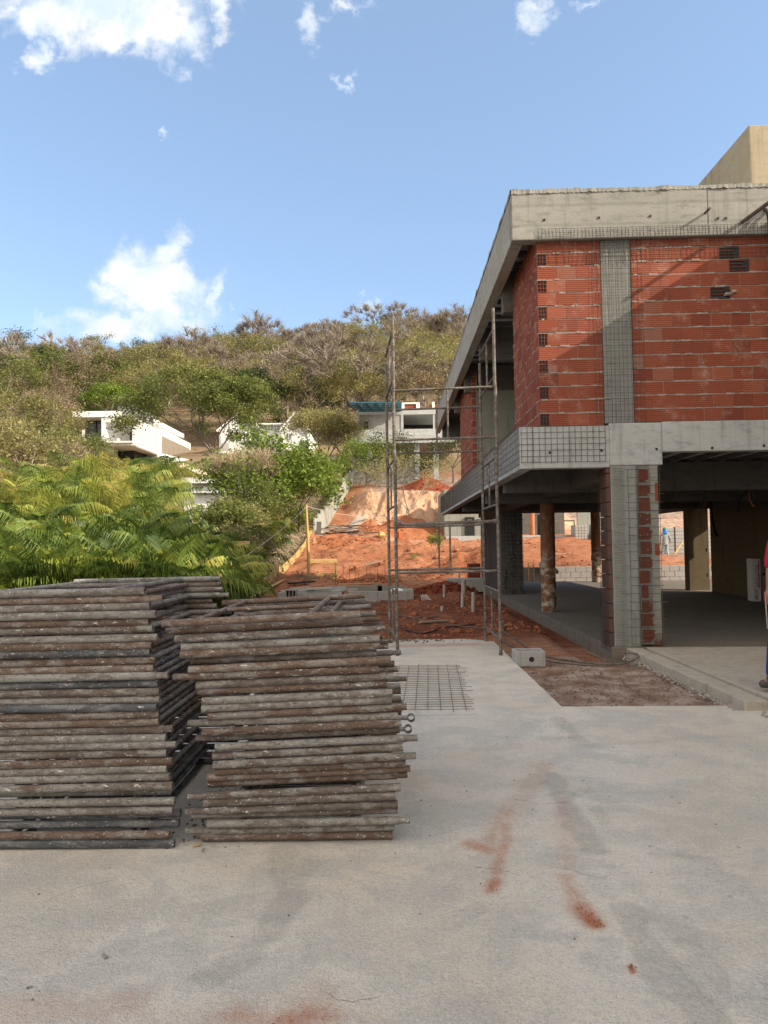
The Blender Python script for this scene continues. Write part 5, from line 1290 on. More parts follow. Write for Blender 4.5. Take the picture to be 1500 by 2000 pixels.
# ------------------------------------------------------------------ people
skin_m = simple('skin', (.30, .16, .10), (.26, .13, .08), 8, .6)
def skinned(name, J, E, m, parent, root=0, sub=2):
    ks = list(J); me = bpy.data.meshes.new(name); me.from_pydata([J[k][0] for k in ks], [(ks.index(a), ks.index(b)) for a, b in E], []); me.materials.append(m)
    o = bpy.data.objects.new(name, me); COL.objects.link(o); o.parent = parent
    md = o.modifiers.new('skin', 'SKIN'); md.use_smooth_shade = True
    if not me.skin_vertices: 
        bpy.context.view_layer.objects.active = o
    sv = me.skin_vertices[0].data if me.skin_vertices else None
    for i, k in enumerate(ks):
        r = J[k][1]; sv[i].radius = (r, r) if not isinstance(r, tuple) else r; sv[i].use_root = (i == root)
    s = o.modifiers.new('sub', 'SUBSURF'); s.levels = sub; s.render_levels = sub
    return o
def person(label, loc, rz, shirt, trousers, boots, hat, hatc, pose=None, gloves=None, group=None, long_sleeve=False, cloth=None):
    P = thing('person', label, 'person', loc, rz, group)
    J = {'pelvis': ((0, 0, .95), (.13, .10)), 'waist': ((0, .0, 1.12), (.125, .095)), 'chest': ((0, 0, 1.34), (.15, .105)), 'neck': ((0, -.005, 1.50), .052), 'skull_base': ((0, .02, 1.575), .068), 'skull': ((0, .02, 1.66), (.078, .092)), 'crown': ((0, .01, 1.735), .06)}
    for s, k in ((-1, 'L'), (1, 'R')):
        J['sh' + k] = ((s * .175, 0, 1.43), .062); J['el' + k] = ((s * .245, -.03, 1.15), .043); J['wr' + k] = ((s * .26, .03, .91), .029); J['pa' + k] = ((s * .262, .045, .845), (.022, .036))
        J['hip' + k] = ((s * .095, 0, .90), .088); J['kn' + k] = ((s * .11, .02, .50), .058); J['an' + k] = ((s * .11, -.02, .11), .042); J['toe' + k] = ((s * .13, .13, .045), .035)
    for k, v in (pose or {}).items(): J[k] = (v, J[k][1])
    E = [('pelvis', 'waist'), ('waist', 'chest'), ('chest', 'neck'), ('neck', 'skull_base'), ('skull_base', 'skull'), ('skull', 'crown')]
    for k in 'LR':
        E += [('chest', 'sh' + k), ('sh' + k, 'el' + k), ('el' + k, 'wr' + k), ('wr' + k, 'pa' + k), ('pelvis', 'hip' + k), ('hip' + k, 'kn' + k), ('kn' + k, 'an' + k), ('an' + k, 'toe' + k)]
        pa, wr = Vector(J['pa' + k][0]), Vector(J['wr' + k][0]); d = (pa - wr).normalized(); sd = -1 if k == 'L' else 1
        fw = Vector((0, 1, 0)); fw = (fw - d * fw.dot(d)).normalized(); inn = Vector((-sd, 0, 0))
        for i, (w, L_) in enumerate(((.027, .075), (.009, .085), (-.009, .078), (-.026, .062))):
            b0 = pa + fw * w + d * .02; J[f'f{k}{i}a'] = (tuple(b0), .0095); J[f'f{k}{i}b'] = (tuple(b0 + d * L_ * .5 + inn * .008), .0088); J[f'f{k}{i}c'] = (tuple(b0 + d * L_ * .85 + inn * .035), .0075)
            E += [('pa' + k, f'f{k}{i}a'), (f'f{k}{i}a', f'f{k}{i}b'), (f'f{k}{i}b', f'f{k}{i}c')]
        t0 = wr.lerp(pa, .55) + fw * .03; J[f't{k}a'] = (tuple(t0), .012); J[f't{k}b'] = (tuple(t0 + fw * .022 + d * .045 + inn * .01), .0095)
        E += [('pa' + k, f't{k}a'), (f't{k}a', f't{k}b')]
    thin = {'pelvis': .80, 'waist': .8, 'chest': .80, 'hipL': .8, 'hipR': .8, 'shL': .85, 'shR': .85, 'knL': .85, 'knR': .85}
    Jb = {k: (p, (tuple(q * thin[k] for q in r) if isinstance(r, tuple) else r * thin[k]) if k in thin else r) for k, (p, r) in J.items()}
    body = skinned('body', Jb, E, gloves if False else skin_m, P)
    g = lambda ks, add: {k: (J[k][0], tuple(r + add for r in J[k][1]) if isinstance(J[k][1], tuple) else J[k][1] + add) for k in ks}
    sk = ['pelvis', 'waist', 'chest', 'shL', 'shR', 'elL', 'elR'] + (['wrL', 'wrR'] if long_sleeve else [])
    hm = {'hem': ((J['pelvis'][0][0], J['pelvis'][0][1], J['pelvis'][0][2] - .09), (.15, .118)), 'collar': (tuple(Vector(J['chest'][0]) + Vector((0, -.004, .12))), .075)}
    skinned('shirt', {**g(sk, .022), **hm}, [('hem', 'pelvis'), ('chest', 'collar'), ('pelvis', 'waist'), ('waist', 'chest'), ('chest', 'shL'), ('chest', 'shR'), ('shL', 'elL'), ('shR', 'elR')] + ([('elL', 'wrL'), ('elR', 'wrR')] if long_sleeve else []), shirt, P)
    tk = ['pelvis', 'hipL', 'hipR', 'knL', 'knR', 'anL', 'anR']
    skinned('trousers', {**g(tk, .020), 'belt': ((J['pelvis'][0][0], J['pelvis'][0][1], J['pelvis'][0][2] + .10), (.14, .105))}, [('belt', 'pelvis'), ('pelvis', 'hipL'), ('pelvis', 'hipR'), ('hipL', 'knL'), ('hipR', 'knR'), ('knL', 'anL'), ('knR', 'anR')], trousers, P)
    for k in 'LR':
        a, t = Vector(J['an' + k][0]), Vector(J['toe' + k][0]); b = {'a': (tuple(a + Vector((0, 0, .075))), .060), 'h': (tuple(a + (a - t).normalized() * .02 + Vector((0, 0, -.055))), .056), 'm': (tuple(a.lerp(t, .6) + Vector((0, 0, .005))), (.054, .046)), 't': (tuple(t + Vector((0, 0, .0))), (.046, .04))}
        skinned('boot', b, [('a', 'h'), ('h', 'm'), ('m', 't')], boots, P)
        if gloves:
            gk = {q: (J[q][0], (tuple(r + .004 for r in J[q][1]) if isinstance(J[q][1], tuple) else J[q][1] + .003)) for q in J if q in ('wr' + k, 'pa' + k) or q.startswith('f' + k) or q.startswith('t' + k + 'a') or q.startswith('t' + k + 'b')}
            if 'toe' + k in gk: gk.pop('toe' + k)
            skinned('glove', gk, [e for e in E if e[0] in gk and e[1] in gk], gloves, P)
    hd = Vector(J['skull'][0])
    mb = MB(); n = 16
    for i in range(n):
        for j in range(5):
            def Q(i, j): a = 2 * PI * i / n; e = -.1 + j / 5 * (PI / 2 + .1); return hd + Vector((.098 * math.cos(e) * math.cos(a), .112 * math.cos(e) * math.sin(a), .02 + .105 * math.sin(e)))
            mb.quad(Q(i, j), Q(i + 1, j), Q(i + 1, j + 1), Q(i, j + 1))
    mb.build(hat, hatc, P, smooth='all', world=False)
    mb = MB(); mb.rock((hd.x, hd.y + .093, hd.z - .02), .016, 1.3); mb.build('nose', skin_m, P, smooth='all', world=False)
    for s in (-1, 1):
        mb = MB(); mb.rock((hd.x + s * .033, hd.y + .083, hd.z + .008), .011, .8); mb.build('eye', M['black'], P, smooth='all', world=False)
        mb = MB(); mb.rock((hd.x + s * .088, hd.y - .005, hd.z - .015), .022, 1.3); mb.build('ear', skin_m, P, smooth='all', world=False)
    mb = MB(); mb.box(hd.x - .025, hd.x + .025, hd.y + .075, hd.y + .088, hd.z - .06, hd.z - .05); mb.build('mouth', simple('lips', (.22, .09, .07), None, 5, .6), P, world=False)
    if cloth:
        mb = MB()
        for i in range(n):
            def Q(i, j): a = 2 * PI * i / n; r = (.105, .115, .15)[j]; return hd + Vector((r * math.cos(a), r * 1.1 * math.sin(a) - .02 * j, (-.03, -.12, -.22)[j]))
            if 4 <= i < 4: continue
            if 2 <= i <= 5: continue
            for j in (0, 1): mb.quad(Q(i, j + 1), Q(i + 1, j + 1), Q(i + 1, j), Q(i, j))
        mb.build('neck_cloth', cloth, P, smooth='all', world=False)
    return P
fab = lambda n, c: simple(n, c, tuple(x * .8 for x in c), 12, .9, .3)
grey_cloth = fab('grey_workwear', (.27, .29, .31))
wp = at(1300, 1091, 41); wp.z = ground_z(wp.x, wp.y)
zfix = at(1300, 1091.5, 41).z
person('distant worker in grey clothes, green cap and blue neck cloth walking away', (wp.x, 41, zfix), .1, grey_cloth, fab('pale_workwear', (.28, .34, .36)), M['black'], 'cap', fab('green_cap', (.03, .26, .17)), {'knL': (-.10, .10, .50), 'anL': (-.10, .03, .12), 'toeL': (-.11, .18, .05), 'knR': (.10, .02, .50), 'anR': (.12, -.15, .14), 'elR': (.27, -.05, 1.16), 'wrR': (.33, .06, .96), 'paR': (.34, .08, .90)}, None, 'people on the site', True, fab('blue_cloth', (.02, .19, .55)))
mb = MB(); mb.box(wp.x - .5, wp.x + 1.2, 40.4, 42.6, zfix - 1.0, zfix - .002); tag(mb.build('walk_slab', M['slab']), 'rough concrete strip under the far worker', kind='structure')
NP = person('worker in red shirt, blue jeans and boots cut off by the right frame edge', (3.88, 6.95, .094), 0, fab('red_shirt', (.42, .012, .045)), fab('blue_denim', (.018, .055, .19)), simple('dusty_boot', (.06, .05, .045), (.11, .095, .08), 12, .85), 'hair', M['black'],
            {'shL': (-.20, 0, 1.42), 'elL': (-.262, -.03, 1.15), 'wrL': (-.265, .0, .97), 'paL': (-.275, .0, .905), 'hipL': (-.11, 0, .90), 'knL': (-.20, .03, .52), 'anL': (-.282, -.03, .115), 'toeL': (-.345, .075, .05), 'knR': (.12, .12, .52), 'anR': (.13, .10, .11), 'toeR': (.14, .26, .05)}, fab('coral_glove', (.62, .13, .08)), 'people on the site')
tl = MB(); tl.tube([(3.565, 6.93, 1.05), (3.573, 6.92, .70)], .007, 6); tag(tl.build('thin_rod', M['wood_grey']), 'thin rod held in the gloved hand of red shirted worker', 'rod')

# ------------------------------------------------------------------ vegetation
VR = random.Random(77)
def uvec(): 
    while True:
        v = Vector((VR.uniform(-1, 1), VR.uniform(-1, 1), VR.uniform(-1, 1)))
        if .05 < v.length < 1: return v.normalized()
def leaf(mb, p, s, up=.25, asp=.5):
    d = uvec(); d.z = d.z * .7 - .1; d.normalize(); r = d.cross(Vector((0, 0, 1)) + uvec() * .8)
    if r.length < .05: return
    r.normalize(); a = p - d * s * .5
    mb.quad(a, p + r * s * asp * .5, p + d * s * .5, p - r * s * asp * .5)
def grow(mb, tips, p, d, l, r, depth, sp, upb, nk, n=5):
    m = p + d * l * .5 + uvec() * l * .07; q = p + d * l + uvec() * l * .05
    mb.tube([p, m, q], [r, r * .82, r * .62], n, False)
    if depth <= 1: tips.append((m.lerp(q, .5), d))
    if depth == 0: tips.append((q, d)); return
    k = VR.choice(nk)
    ph = VR.uniform(0, 6.28)
    base = d.cross(Vector((.3, .5, .8))).normalized()
    for i in range(k):
        pr = Matrix.Rotation(ph + 2 * PI * i / k + VR.uniform(-.4, .4), 3, d) @ base
        nd = (d + pr * sp * VR.uniform(.6, 1.3) + Vector((0, 0, upb)) * VR.uniform(.4, 1.2)).normalized()
        grow(mb, tips, q, nd, l * VR.uniform(.62, .88), r * .62, depth - 1, sp, upb, nk, max(3, n - 1))
def make_tree(name, label, cat, H, rtrunk, first, depth, sp, upb, nk, leaf_m, nleaf, lsz, cl, bark='bark', twigs=0, twm='twig', group=None, lean=0, nlimb=4, sqz=.75, asp=.55, twl=.9):
    t = thing(name, label, cat, (0, 0, 0), 0, group); tr = MB(); tips = []
    d0 = Vector((lean, VR.uniform(-.05, .05), 1)).normalized(); top = d0 * first
    tr.tube([Vector((0, 0, -.4)), Vector((0, 0, 0)), top * .5 + uvec() * .04 * first, top], [rtrunk * 1.35, rtrunk * 1.15, rtrunk * .95, rtrunk * .85], 8, False)
    ph = VR.uniform(0, 6)
    for i in range(nlimb):
        a = ph + 2 * PI * i / nlimb + VR.uniform(-.3, .3)
        d = Vector((math.cos(a) * sp * 1.15, math.sin(a) * sp * 1.15, VR.uniform(.6, 1.1))).normalized()
        grow(tr, tips, top, d, (H - first) * .36 * VR.uniform(.85, 1.15), rtrunk * .62, depth, sp, upb, nk)
    tr.build('trunk', M[bark], t, smooth='all', world=False)
    cr = MB()
    for k, (p, d) in enumerate(tips):
        ct = VR.random()
        for _ in range(max(1, nleaf // max(1, len(tips)))) if nleaf else ():
            q = p + Vector((VR.gauss(0, cl), VR.gauss(0, cl), VR.gauss(0, cl * sqz)))
            cr.cur = min(1, max(0, ct * .55 + VR.random() * .45)); leaf(cr, q, lsz * VR.uniform(.6, 1.3), asp=asp)
        for _ in range(twigs):
            cr.cur = VR.random(); a = p + uvec() * cl * .3; e = (d + uvec() * .9 + Vector((0, 0, .25))).normalized(); b = a + e * twl * VR.uniform(.5, 1.2)
            s = e.cross(uvec()).normalized() * (.012 + lsz * .05); cr.tri(a + s, a - s, b)
            for _k in (0, 1):
                c0 = a.lerp(b, VR.uniform(.3, .8)); b2 = c0 + (e + uvec() * .9).normalized() * twl * .45; cr.tri(c0 + s * .7, c0 - s * .7, b2)
    cr.build('crown', M[leaf_m] if nleaf else M[twm], t, world=False, tint=True)
    if nleaf and twigs == 0: pass
    return t
def put(t, x, y, z=None, s=1, rz=None, sx=1):
    t.location = (x, y, (ground_z(x, y) - .15) if z is None else z); t.rotation_euler = (0, 0, VR.uniform(0, 6.28) if rz is None else rz)
    t.scale = (s * sx, s * sx, s); return t
# --- trees of the wooded hill (many alike; each its own object)
GH = 'trees on the wooded hillside'
KINDS = [
 ('grey brown leafless tree with fine bare twigs on the wooded hillside', dict(H=9, rtrunk=.16, first=2.6, depth=3, sp=.62, upb=.25, nk=(2, 3), leaf_m='twig', nleaf=0, lsz=.5, cl=.5, bark='bark_pale', twigs=14, twl=1.1)),
 ('brown dry leaved tree with thin crown on the wooded hillside', dict(H=8.5, rtrunk=.15, first=2.2, depth=3, sp=.68, upb=.12, nk=(2, 3), leaf_m='leaf_dry', nleaf=4200, lsz=.2, cl=.42, bark='bark_pale', twigs=3)),
 ('olive green umbrella crowned tree on the wooded hillside', dict(H=9, rtrunk=.18, first=3.0, depth=3, sp=.85, upb=.02, nk=(2, 3), leaf_m='leaf_olive', nleaf=9000, lsz=.2, cl=.38, bark='bark', sqz=.5)),
 ('dark green dense crowned tree on the wooded hillside', dict(H=8.5, rtrunk=.18, first=2.4, depth=3, sp=.7, upb=.1, nk=(2, 3), leaf_m='leaf_dark', nleaf=9000, lsz=.21, cl=.42, bark='bark')),
 ('fresh green round crowned tree on the wooded hillside', dict(H=8.5, rtrunk=.17, first=2.5, depth=3, sp=.75, upb=.08, nk=(2, 3), leaf_m='leaf_green', nleaf=9000, lsz=.21, cl=.38, bark='bark', sqz=.6)),
 ('tall twiggy leafless tree with pale forked limbs on the wooded hillside', dict(H=11, rtrunk=.17, first=3.4, depth=3, sp=.5, upb=.35, nk=(2, 3), leaf_m='twig', nleaf=0, lsz=.5, cl=.4, bark='bark_pale', twigs=13, twl=1.2)),
 ('sparse yellow olive tree with open crown on the wooded hillside', dict(H=9.5, rtrunk=.16, first=3.0, depth=3, sp=.75, upb=.06, nk=(2, 3), leaf_m='leaf_olive', nleaf=4600, lsz=.19, cl=.34, bark='bark_pale', twigs=3, sqz=.5)),
]
protos = []
for lab, kw in KINDS:
    protos.append([make_tree('hillside_tree', lab, 'tree', group=GH, **kw) for _ in range(2)])
used = set()
def hill_tree(k, x, y, s, sx=1.0):
    v = VR.randint(0, 1); key = (k, v)
    t = protos[k][v] if key not in used else dup(protos[k][v]); used.add(key)
    return put(t, x, y, None, s, None, sx)
rows = [105, 117, 131, 147, 164, 183, 203, 224, 245, 262, 274]
for ri, Y in enumerate(rows):
    n = 12 if Y < 150 else 13 if Y < 258 else 11
    for i in range(n):
        px = -60 + (1020) * (i + VR.uniform(.1, .9)) / n; y = Y + VR.uniform(-5, 5); x = (px - 765) / FPX * y
        # colour zones of the hillside in the photo: olive left, bare brown in the middle and right
        left = 1 - sstep(120, 420, px)
        w = [3.4 - 2 * left, 2.8 - 1 * left, 3.2 + 2 * left, 1.0 + .5 * left, 1.1 + .6 * left, 1.8 - left, 3.2 + 1.2 * left]
        if Y > 255: w[0] *= .6; w[1] *= .7; w[2] += 4; w[6] += 4; w[4] += 1.2
        if Y < 125: w = [2, 2, 4, 1.2, 1, .6, 2.2]
        k = VR.choices(range(7), w)[0]
        hill_tree(k, x, y, VR.uniform(1.0, 1.75) * (1.05 if Y > 262 else 1) * (.9 if Y < 130 else 1), VR.uniform(1.0, 1.4))
# singled-out trees on the crest and slope
for px, py, Y, k, s, lab in ((845, 700, 250, 4, 1.65, 'large fresh green tree standing on the ridge near the roof beam'), (655, 690, 262, 6, 1.45, 'wide feathery tree on the ridge right of the centre'), (205, 705, 266, 2, 1.45, 'olive umbrella tree alone on the ridge below the cloud'),
                             (340, 700, 262, 5, 1.25, 'broad bare tree on the ridge right of the cloud foot'), (65, 710, 262, 3, 1.2, 'dark green tree on the ridge at far left'), (610, 740, 205, 4, 1.15, 'yellow green tree on the upper slope among bare trees'),
                             (295, 745, 215, 3, 1.3, 'dark tree with flat green top on the slope above the villa'), (560, 670, 272, 5, 1.35, 'tall bare tree with open fan crown on the ridge')):
    x = (px - 765) / FPX * Y; t = hill_tree(k, x, Y, s, 1.15); t['label'] = lab; del t['group']
# undergrowth between the trunks
mb = MB()
for _ in range(1500):
    Y = VR.uniform(96, 285); px = VR.uniform(-80, 980); x = (px - 765) / FPX * Y; z = ground_z(x, Y); mb.cur = VR.random(); s = VR.uniform(.8, 2.2)
    for _k in range(6):
        p = Vector((x + VR.gauss(0, s), Y + VR.gauss(0, s), z + abs(VR.gauss(0, .8)))); leaf(mb, p, VR.uniform(.25, .6), asp=.45)
    for _k in range(4):
        a = Vector((x + VR.gauss(0, s), Y + VR.gauss(0, s), z)); e = Vector((VR.gauss(0, .3), VR.gauss(0, .3), 1)) * VR.uniform(1, 2.6); w_ = Vector((.035, 0, 0)); mb.tri(a + w_, a - w_, a + e)
tag(mb.build('undergrowth', M['leaf_dry'], tint=True), 'dry brush and saplings covering the hillside', 'undergrowth', kind='stuff')

# --- palms
def make_palm(name, label, nst, hst, nf, L_, droop, hang=1.0, group=None, spreadst=.5, wide=1.0):
    t = thing(name, label, 'palm', (0, 0, 0), 0, group); tr, cr = MB(), MB()
    for sidx in range(nst):
        a = VR.uniform(0, 6.28); h = hst * VR.uniform(.75, 1.15); ln = Vector((math.cos(a), math.sin(a), 0)) * spreadst * (VR.random() if nst > 1 else .1)
        b0 = ln * .4; tp = b0 + ln * h * .5 + Vector((0, 0, h))
        tr.tube([b0 - Vector((0, 0, .5)), b0.lerp(tp, .5) + uvec() * .03, tp], [.06, .05, .04], 6, False)
        for f in range(nf):
            az = 2 * PI * f / nf + VR.uniform(-.35, .35) + sidx; el = math.radians(VR.uniform(42, 89)); drp = droop * VR.uniform(.55, 1.3); ll = L_ * VR.uniform(.75, 1.15)
            tint = VR.random() ** 1.05; tint = tint * .86 if VR.random() > .07 else .97
            n = 11; pos = tp.copy(); pts = [pos.copy()]; e = el; h_ = Vector((math.cos(az), math.sin(az), 0)); dirs = []
            for i in range(n):
                d = h_ * math.cos(e) + Vector((0, 0, math.sin(e))); dirs.append(d); pos = pos + d * ll / n; pts.append(pos.copy()); e -= drp * VR.uniform(.8, 1.2) / n * (.5 + 1.0 * i / n)
            dirs.append(dirs[-1]); cr.cur = min(1, tint + .1)
            for i in range(0, n):
                w0 = .016 * (1 - i / n) + .004; s_ = dirs[i].cross(Vector((0, 0, 1))).normalized(); cr.quad(pts[i] - s_ * w0, pts[i] + s_ * w0, pts[i + 1] + s_ * w0 * .9, pts[i + 1] - s_ * w0 * .9)
            m = 36
            for k in range(3, m):
                u = k / (m - 1); q = u * n; i = min(n - 1, int(q)); p = pts[i].lerp(pts[i + 1], q - i); d = dirs[i]; s_ = d.cross(Vector((0, 0, 1))); s_ = s_.normalized() if s_.length > .05 else Vector((1, 0, 0)); upn = s_.cross(d)
                lf = ll * .33 * wide * (math.sin(PI * min(1, .15 + u * .84)) ** .6) * VR.uniform(.8, 1.15)
                for sg in (-1, 1):
                    cr.cur = min(1, max(0, tint + VR.gauss(0, .06))); dd = (s_ * sg * .9 + d * (.35 + .55 * u) + upn * (.55 - .3 * hang) + uvec() * .10).normalized(); wv = d * .0115 + upn * .007
                    md = p + dd * lf * (.62 - .12 * hang); tpz = md + (dd * .6 + Vector((0, 0, -hang)) + uvec() * .15).normalized() * lf * (.45 + .25 * hang)
                    cr.quad(p - wv * .7, p + wv * .7, md + wv, md - wv); cr.tri(md - wv, md + wv, tpz)
    tr.build('trunk', M['bark_pale'], t, smooth='all', world=False); cr.build('crown', M['palm'], t, world=False, tint=True); return t
GP = 'palms of the dense thicket'
PL = [('tall clump palm with feathery drooping fronds at the back of the thicket', (3, 2.9, 11, 2.3, 2.2, 1.5)), ('bushy yellow green clump palm within the thicket left of the red earth', (4, 1.0, 7, 1.65, 1.9, 1.25)), ('low young palm with arching fronds at the front of the thicket', (4, .4, 7, 1.3, 1.7, 1.05))]
pp = [[make_palm('palm_tree', lab, *a, group=GP) for _ in range(2 if i != 1 else 3)] for i, (lab, a) in enumerate(PL)]
pu = set()
def palm(k, x, y, s=1, z=None):
    v = VR.randrange(len(pp[k])); t = pp[k][v] if (k, v) not in pu else dup(pp[k][v]); pu.add((k, v)); return put(t, x, y, z, s)
def palmpx(k, px, py_top, Y, hgt, s=1):
    if k and VR.random() < .27: return
    px = min(px, 765 + (plin(EDGE, Y) - 1.0 - .25 * (k != 2)) / Y * FPX) if Y > 18 else px
    """palm whose crown reaches the pixel height py_top"""
    p = at(px, py_top, Y); return palm(k, p.x, Y, s, p.z - hgt * s)
for px, py, Y in ((60, 930, 30), (115, 905, 29), (175, 915, 31), (230, 885, 30), (285, 875, 30), (296, 885, 32), (30, 960, 25), (140, 950, 25), (250, 930, 25), (85, 965, 20), (150, 925, 24), (210, 940, 22), (290, 950, 22), (20, 930, 22), (265, 905, 26), (100, 930, 26), (60, 905, 27)): palmpx(0, px, py, Y, 4.6, VR.uniform(.92, 1.08))
for px, py, Y in ((-20, 985, 19), (45, 1000, 19), (105, 985, 20), (165, 1000, 19), (225, 985, 20), (285, 1000, 20), (345, 1030, 21), (400, 1035, 22), (445, 1030, 27), (490, 1000, 30), (530, 1010, 31), (565, 1020, 33), (470, 1045, 24), (515, 1050, 26), (550, 1045, 29), (15, 1050, 15), (80, 1040, 15.5), (150, 1045, 16), (215, 1040, 16), (285, 1050, 16.5), (345, 1055, 17), (395, 1060, 18.5), (585, 1035, 36), (430, 1075, 19.5), (350, 1035, 24), (455, 1010, 31), (500, 1000, 33), (540, 1000, 34), (575, 1005, 38), (602, 1020, 42), (605, 1045, 39), (60, 985, 23), (120, 1000, 23), (185, 980, 24), (240, 1000, 24), (300, 985, 25), (330, 1005, 24), (20, 1020, 17), (130, 1020, 17.5), (200, 1015, 18), (260, 1025, 18), (320, 1030, 19), (375, 1035, 20), (420, 1040, 22), (450, 1030, 25), (495, 1030, 28), (525, 1080, 27), (480, 1075, 23)): palmpx(1, px, py, Y, 2.15, VR.uniform(.8, 1.25))
for px, py, Y in ((-15, 1070, 11), (40, 1085, 11), (95, 1075, 11.5), (150, 1085, 11.5), (205, 1075, 12), (260, 1088, 12), (315, 1080, 12.5), (365, 1090, 13), (410, 1095, 14.5), (60, 1060, 13), (180, 1062, 13.5), (300, 1065, 14), (455, 1100, 19), (490, 1085, 22), (530, 1075, 25.5), (20, 1098, 9.5), (120, 1100, 9.7), (230, 1100, 10), (330, 1104, 10.5), (405, 1112, 12), (0, 1040, 14), (70, 1035, 15), (110, 1055, 14), (160, 1068, 13), (200, 1050, 15), (240, 1062, 14), (275, 1040, 15.5), (330, 1045, 16), (370, 1060, 16), (30, 1062, 12.5), (85, 1092, 10.5), (150, 1104, 10.2), (280, 1104, 11), (345, 1088, 13), (385, 1075, 16), (430, 1060, 20), (55, 1110, 9.6), (180, 1110, 10), (300, 1095, 11.5), (440, 1118, 14), (250, 1075, 12.5), (130, 1070, 12.5)): palmpx(2, px, py, Y, 1.1, VR.uniform(.8, 1.3))
# leafy ground cover below the palms
mb = MB()
for _ in range(5200):
    y = VR.uniform(8.5, 44); x = plin(EDGE, y) - .15 - abs(VR.gauss(0, 4.5)) if y > 18 else -3.3 - (18 - y) * .0 - abs(VR.gauss(0, 4)); z = ground_z(x, y); mb.cur = VR.random()
    for _k in range(7): leaf(mb, Vector((x + VR.gauss(0, .2), y + VR.gauss(0, .2), z + abs(VR.gauss(0, .35)))), VR.uniform(.12, .34), asp=.3)
tag(mb.build('ground_cover', M['leaf_dark'], tint=True), 'low leafy weeds under the palms', 'weeds', kind='stuff')
# dry hanging fronds along the edging
mb = MB()
for _ in range(1100):
    y = VR.uniform(20, 43); x = plin(EDGE, y) - .3 - abs(VR.gauss(0, .35)); z = ground_z(x, y) + VR.uniform(.2, 1.3); p = Vector((x, y, z)); mb.cur = VR.random()
    for _k in range(4): d = Vector((VR.gauss(.2, .3), VR.gauss(0, .3), -VR.uniform(.2, .6))); w_ = Vector((0, .02, .006)); mb.tri(p + w_, p - w_, p + d)
tag(mb.build('dry_fronds', M['twig_pale'], tint=True), 'hanging dry frond tips along the yellow edging', 'fronds', kind='stuff')

# --- single trees of the middle distance
def lone(px, py, Y, **kw):
    if kw.get('cat') == 'shrub' and 20 < Y < 46: px = min(px, 765 + (plin(EDGE, Y) - .75) / Y * FPX) if px < 700 else px
    p = at(px, py, Y); t = make_tree('tree' if 'name' not in kw else kw.pop('name'), cat=kw.pop('cat', 'tree'), **kw); return put(t, p.x, Y, p.z - .1, 1, VR.uniform(0, 6))
lone(418, 908, 58, label='wide mid green tree with forked dark trunk in front of the villa', H=7.4, rtrunk=.17, first=1.0, depth=4, sp=.66, upb=.10, nk=(2, 3), leaf_m='leaf_green', nleaf=27000, lsz=.22, cl=.46, bark='bark', sqz=.5)
lone(525, 1045, 35, label='bright green broad leaved tree before the gabled white house', H=4.7, rtrunk=.09, first=.7, depth=3, sp=.7, upb=.16, nk=(2, 3, 4), leaf_m='leaf_bright', nleaf=9500, lsz=.20, cl=.30, nlimb=6, bark='bark', sqz=.8, asp=.62)
lone(585, 1020, 36, label='smaller bright green leafy tree at the edge of the palm thicket', H=3.3, rtrunk=.06, first=.6, depth=3, sp=.6, upb=.3, nk=(2, 3), leaf_m='leaf_bright', nleaf=3600, lsz=.17, cl=.3, bark='bark', sqz=.9, asp=.6)
lone(560, 1050, 38, label='narrow leafy green shrub hanging over the foot of the ramp', name='shrub', cat='shrub', H=2.0, rtrunk=.04, first=.3, depth=3, sp=.5, upb=.2, nk=(2, 3), leaf_m='leaf_bright', nleaf=1500, lsz=.15, cl=.22, bark='bark')
lone(478, 1010, 33, label='tangle of pale bare branches in front of the bright green tree', name='bare_shrub', cat='shrub', H=3.0, rtrunk=.045, first=.3, depth=3, sp=.42, upb=.5, nk=(2, 3), leaf_m='twig_pale', nleaf=0, lsz=.1, cl=.2, bark='bark_pale', twigs=4, twm='twig_pale', twl=.6, nlimb=6)
lone(636, 935, 66, label='olive tree with slender trunk right of the gabled house', H=6.2, rtrunk=.13, first=1.6, depth=4, sp=.5, upb=.2, nk=(2, 3), leaf_m='leaf_olive', nleaf=11000, lsz=.17, cl=.42, bark='bark', sqz=.7)
lone(668, 925, 66, label='slim olive tree between the gabled and the concrete house', H=5.6, rtrunk=.09, first=1.8, depth=3, sp=.6, upb=.25, nk=(2, 3), leaf_m='leaf_olive', nleaf=5200, lsz=.16, cl=.4, bark='bark')
lone(716, 945, 60, label='dense green tree in front of the left concrete column', H=3.9, rtrunk=.09, first=.9, depth=3, sp=.8, upb=.1, nk=(2, 3), leaf_m='leaf_bright', nleaf=5600, lsz=.15, cl=.35, bark='bark')
lone(765, 950, 60, label='dark green tree under the concrete house behind the tower post', H=4.4, rtrunk=.09, first=1.0, depth=3, sp=.75, upb=.15, nk=(2, 3), leaf_m='leaf_dark', nleaf=4600, lsz=.15, cl=.36, bark='bark')
lone(797, 1058, 51, label='leaning thin tree with sparse leaves growing from the pale cut bank', H=6.8, rtrunk=.075, first=2.3, depth=3, sp=.62, upb=.25, nk=(2, 3), leaf_m='leaf_olive', nleaf=1500, lsz=.13, cl=.3, bark='bark_pale', lean=-.08, nlimb=3, twigs=2, twl=.5)
lone(885, 940, 62, label='dark green tree right of the concrete house', H=4.2, rtrunk=.09, first=1.2, depth=3, sp=.6, upb=.1, nk=(2, 3), leaf_m='leaf_dark', nleaf=3600, lsz=.15, cl=.35, bark='bark')
lone(872, 945, 58, label='small yellowish sapling under the house corner', H=2.4, rtrunk=.03, first=.7, depth=3, sp=.6, upb=.2, nk=(2,), leaf_m='leaf_olive', nleaf=700, lsz=.12, cl=.22, bark='bark_pale')
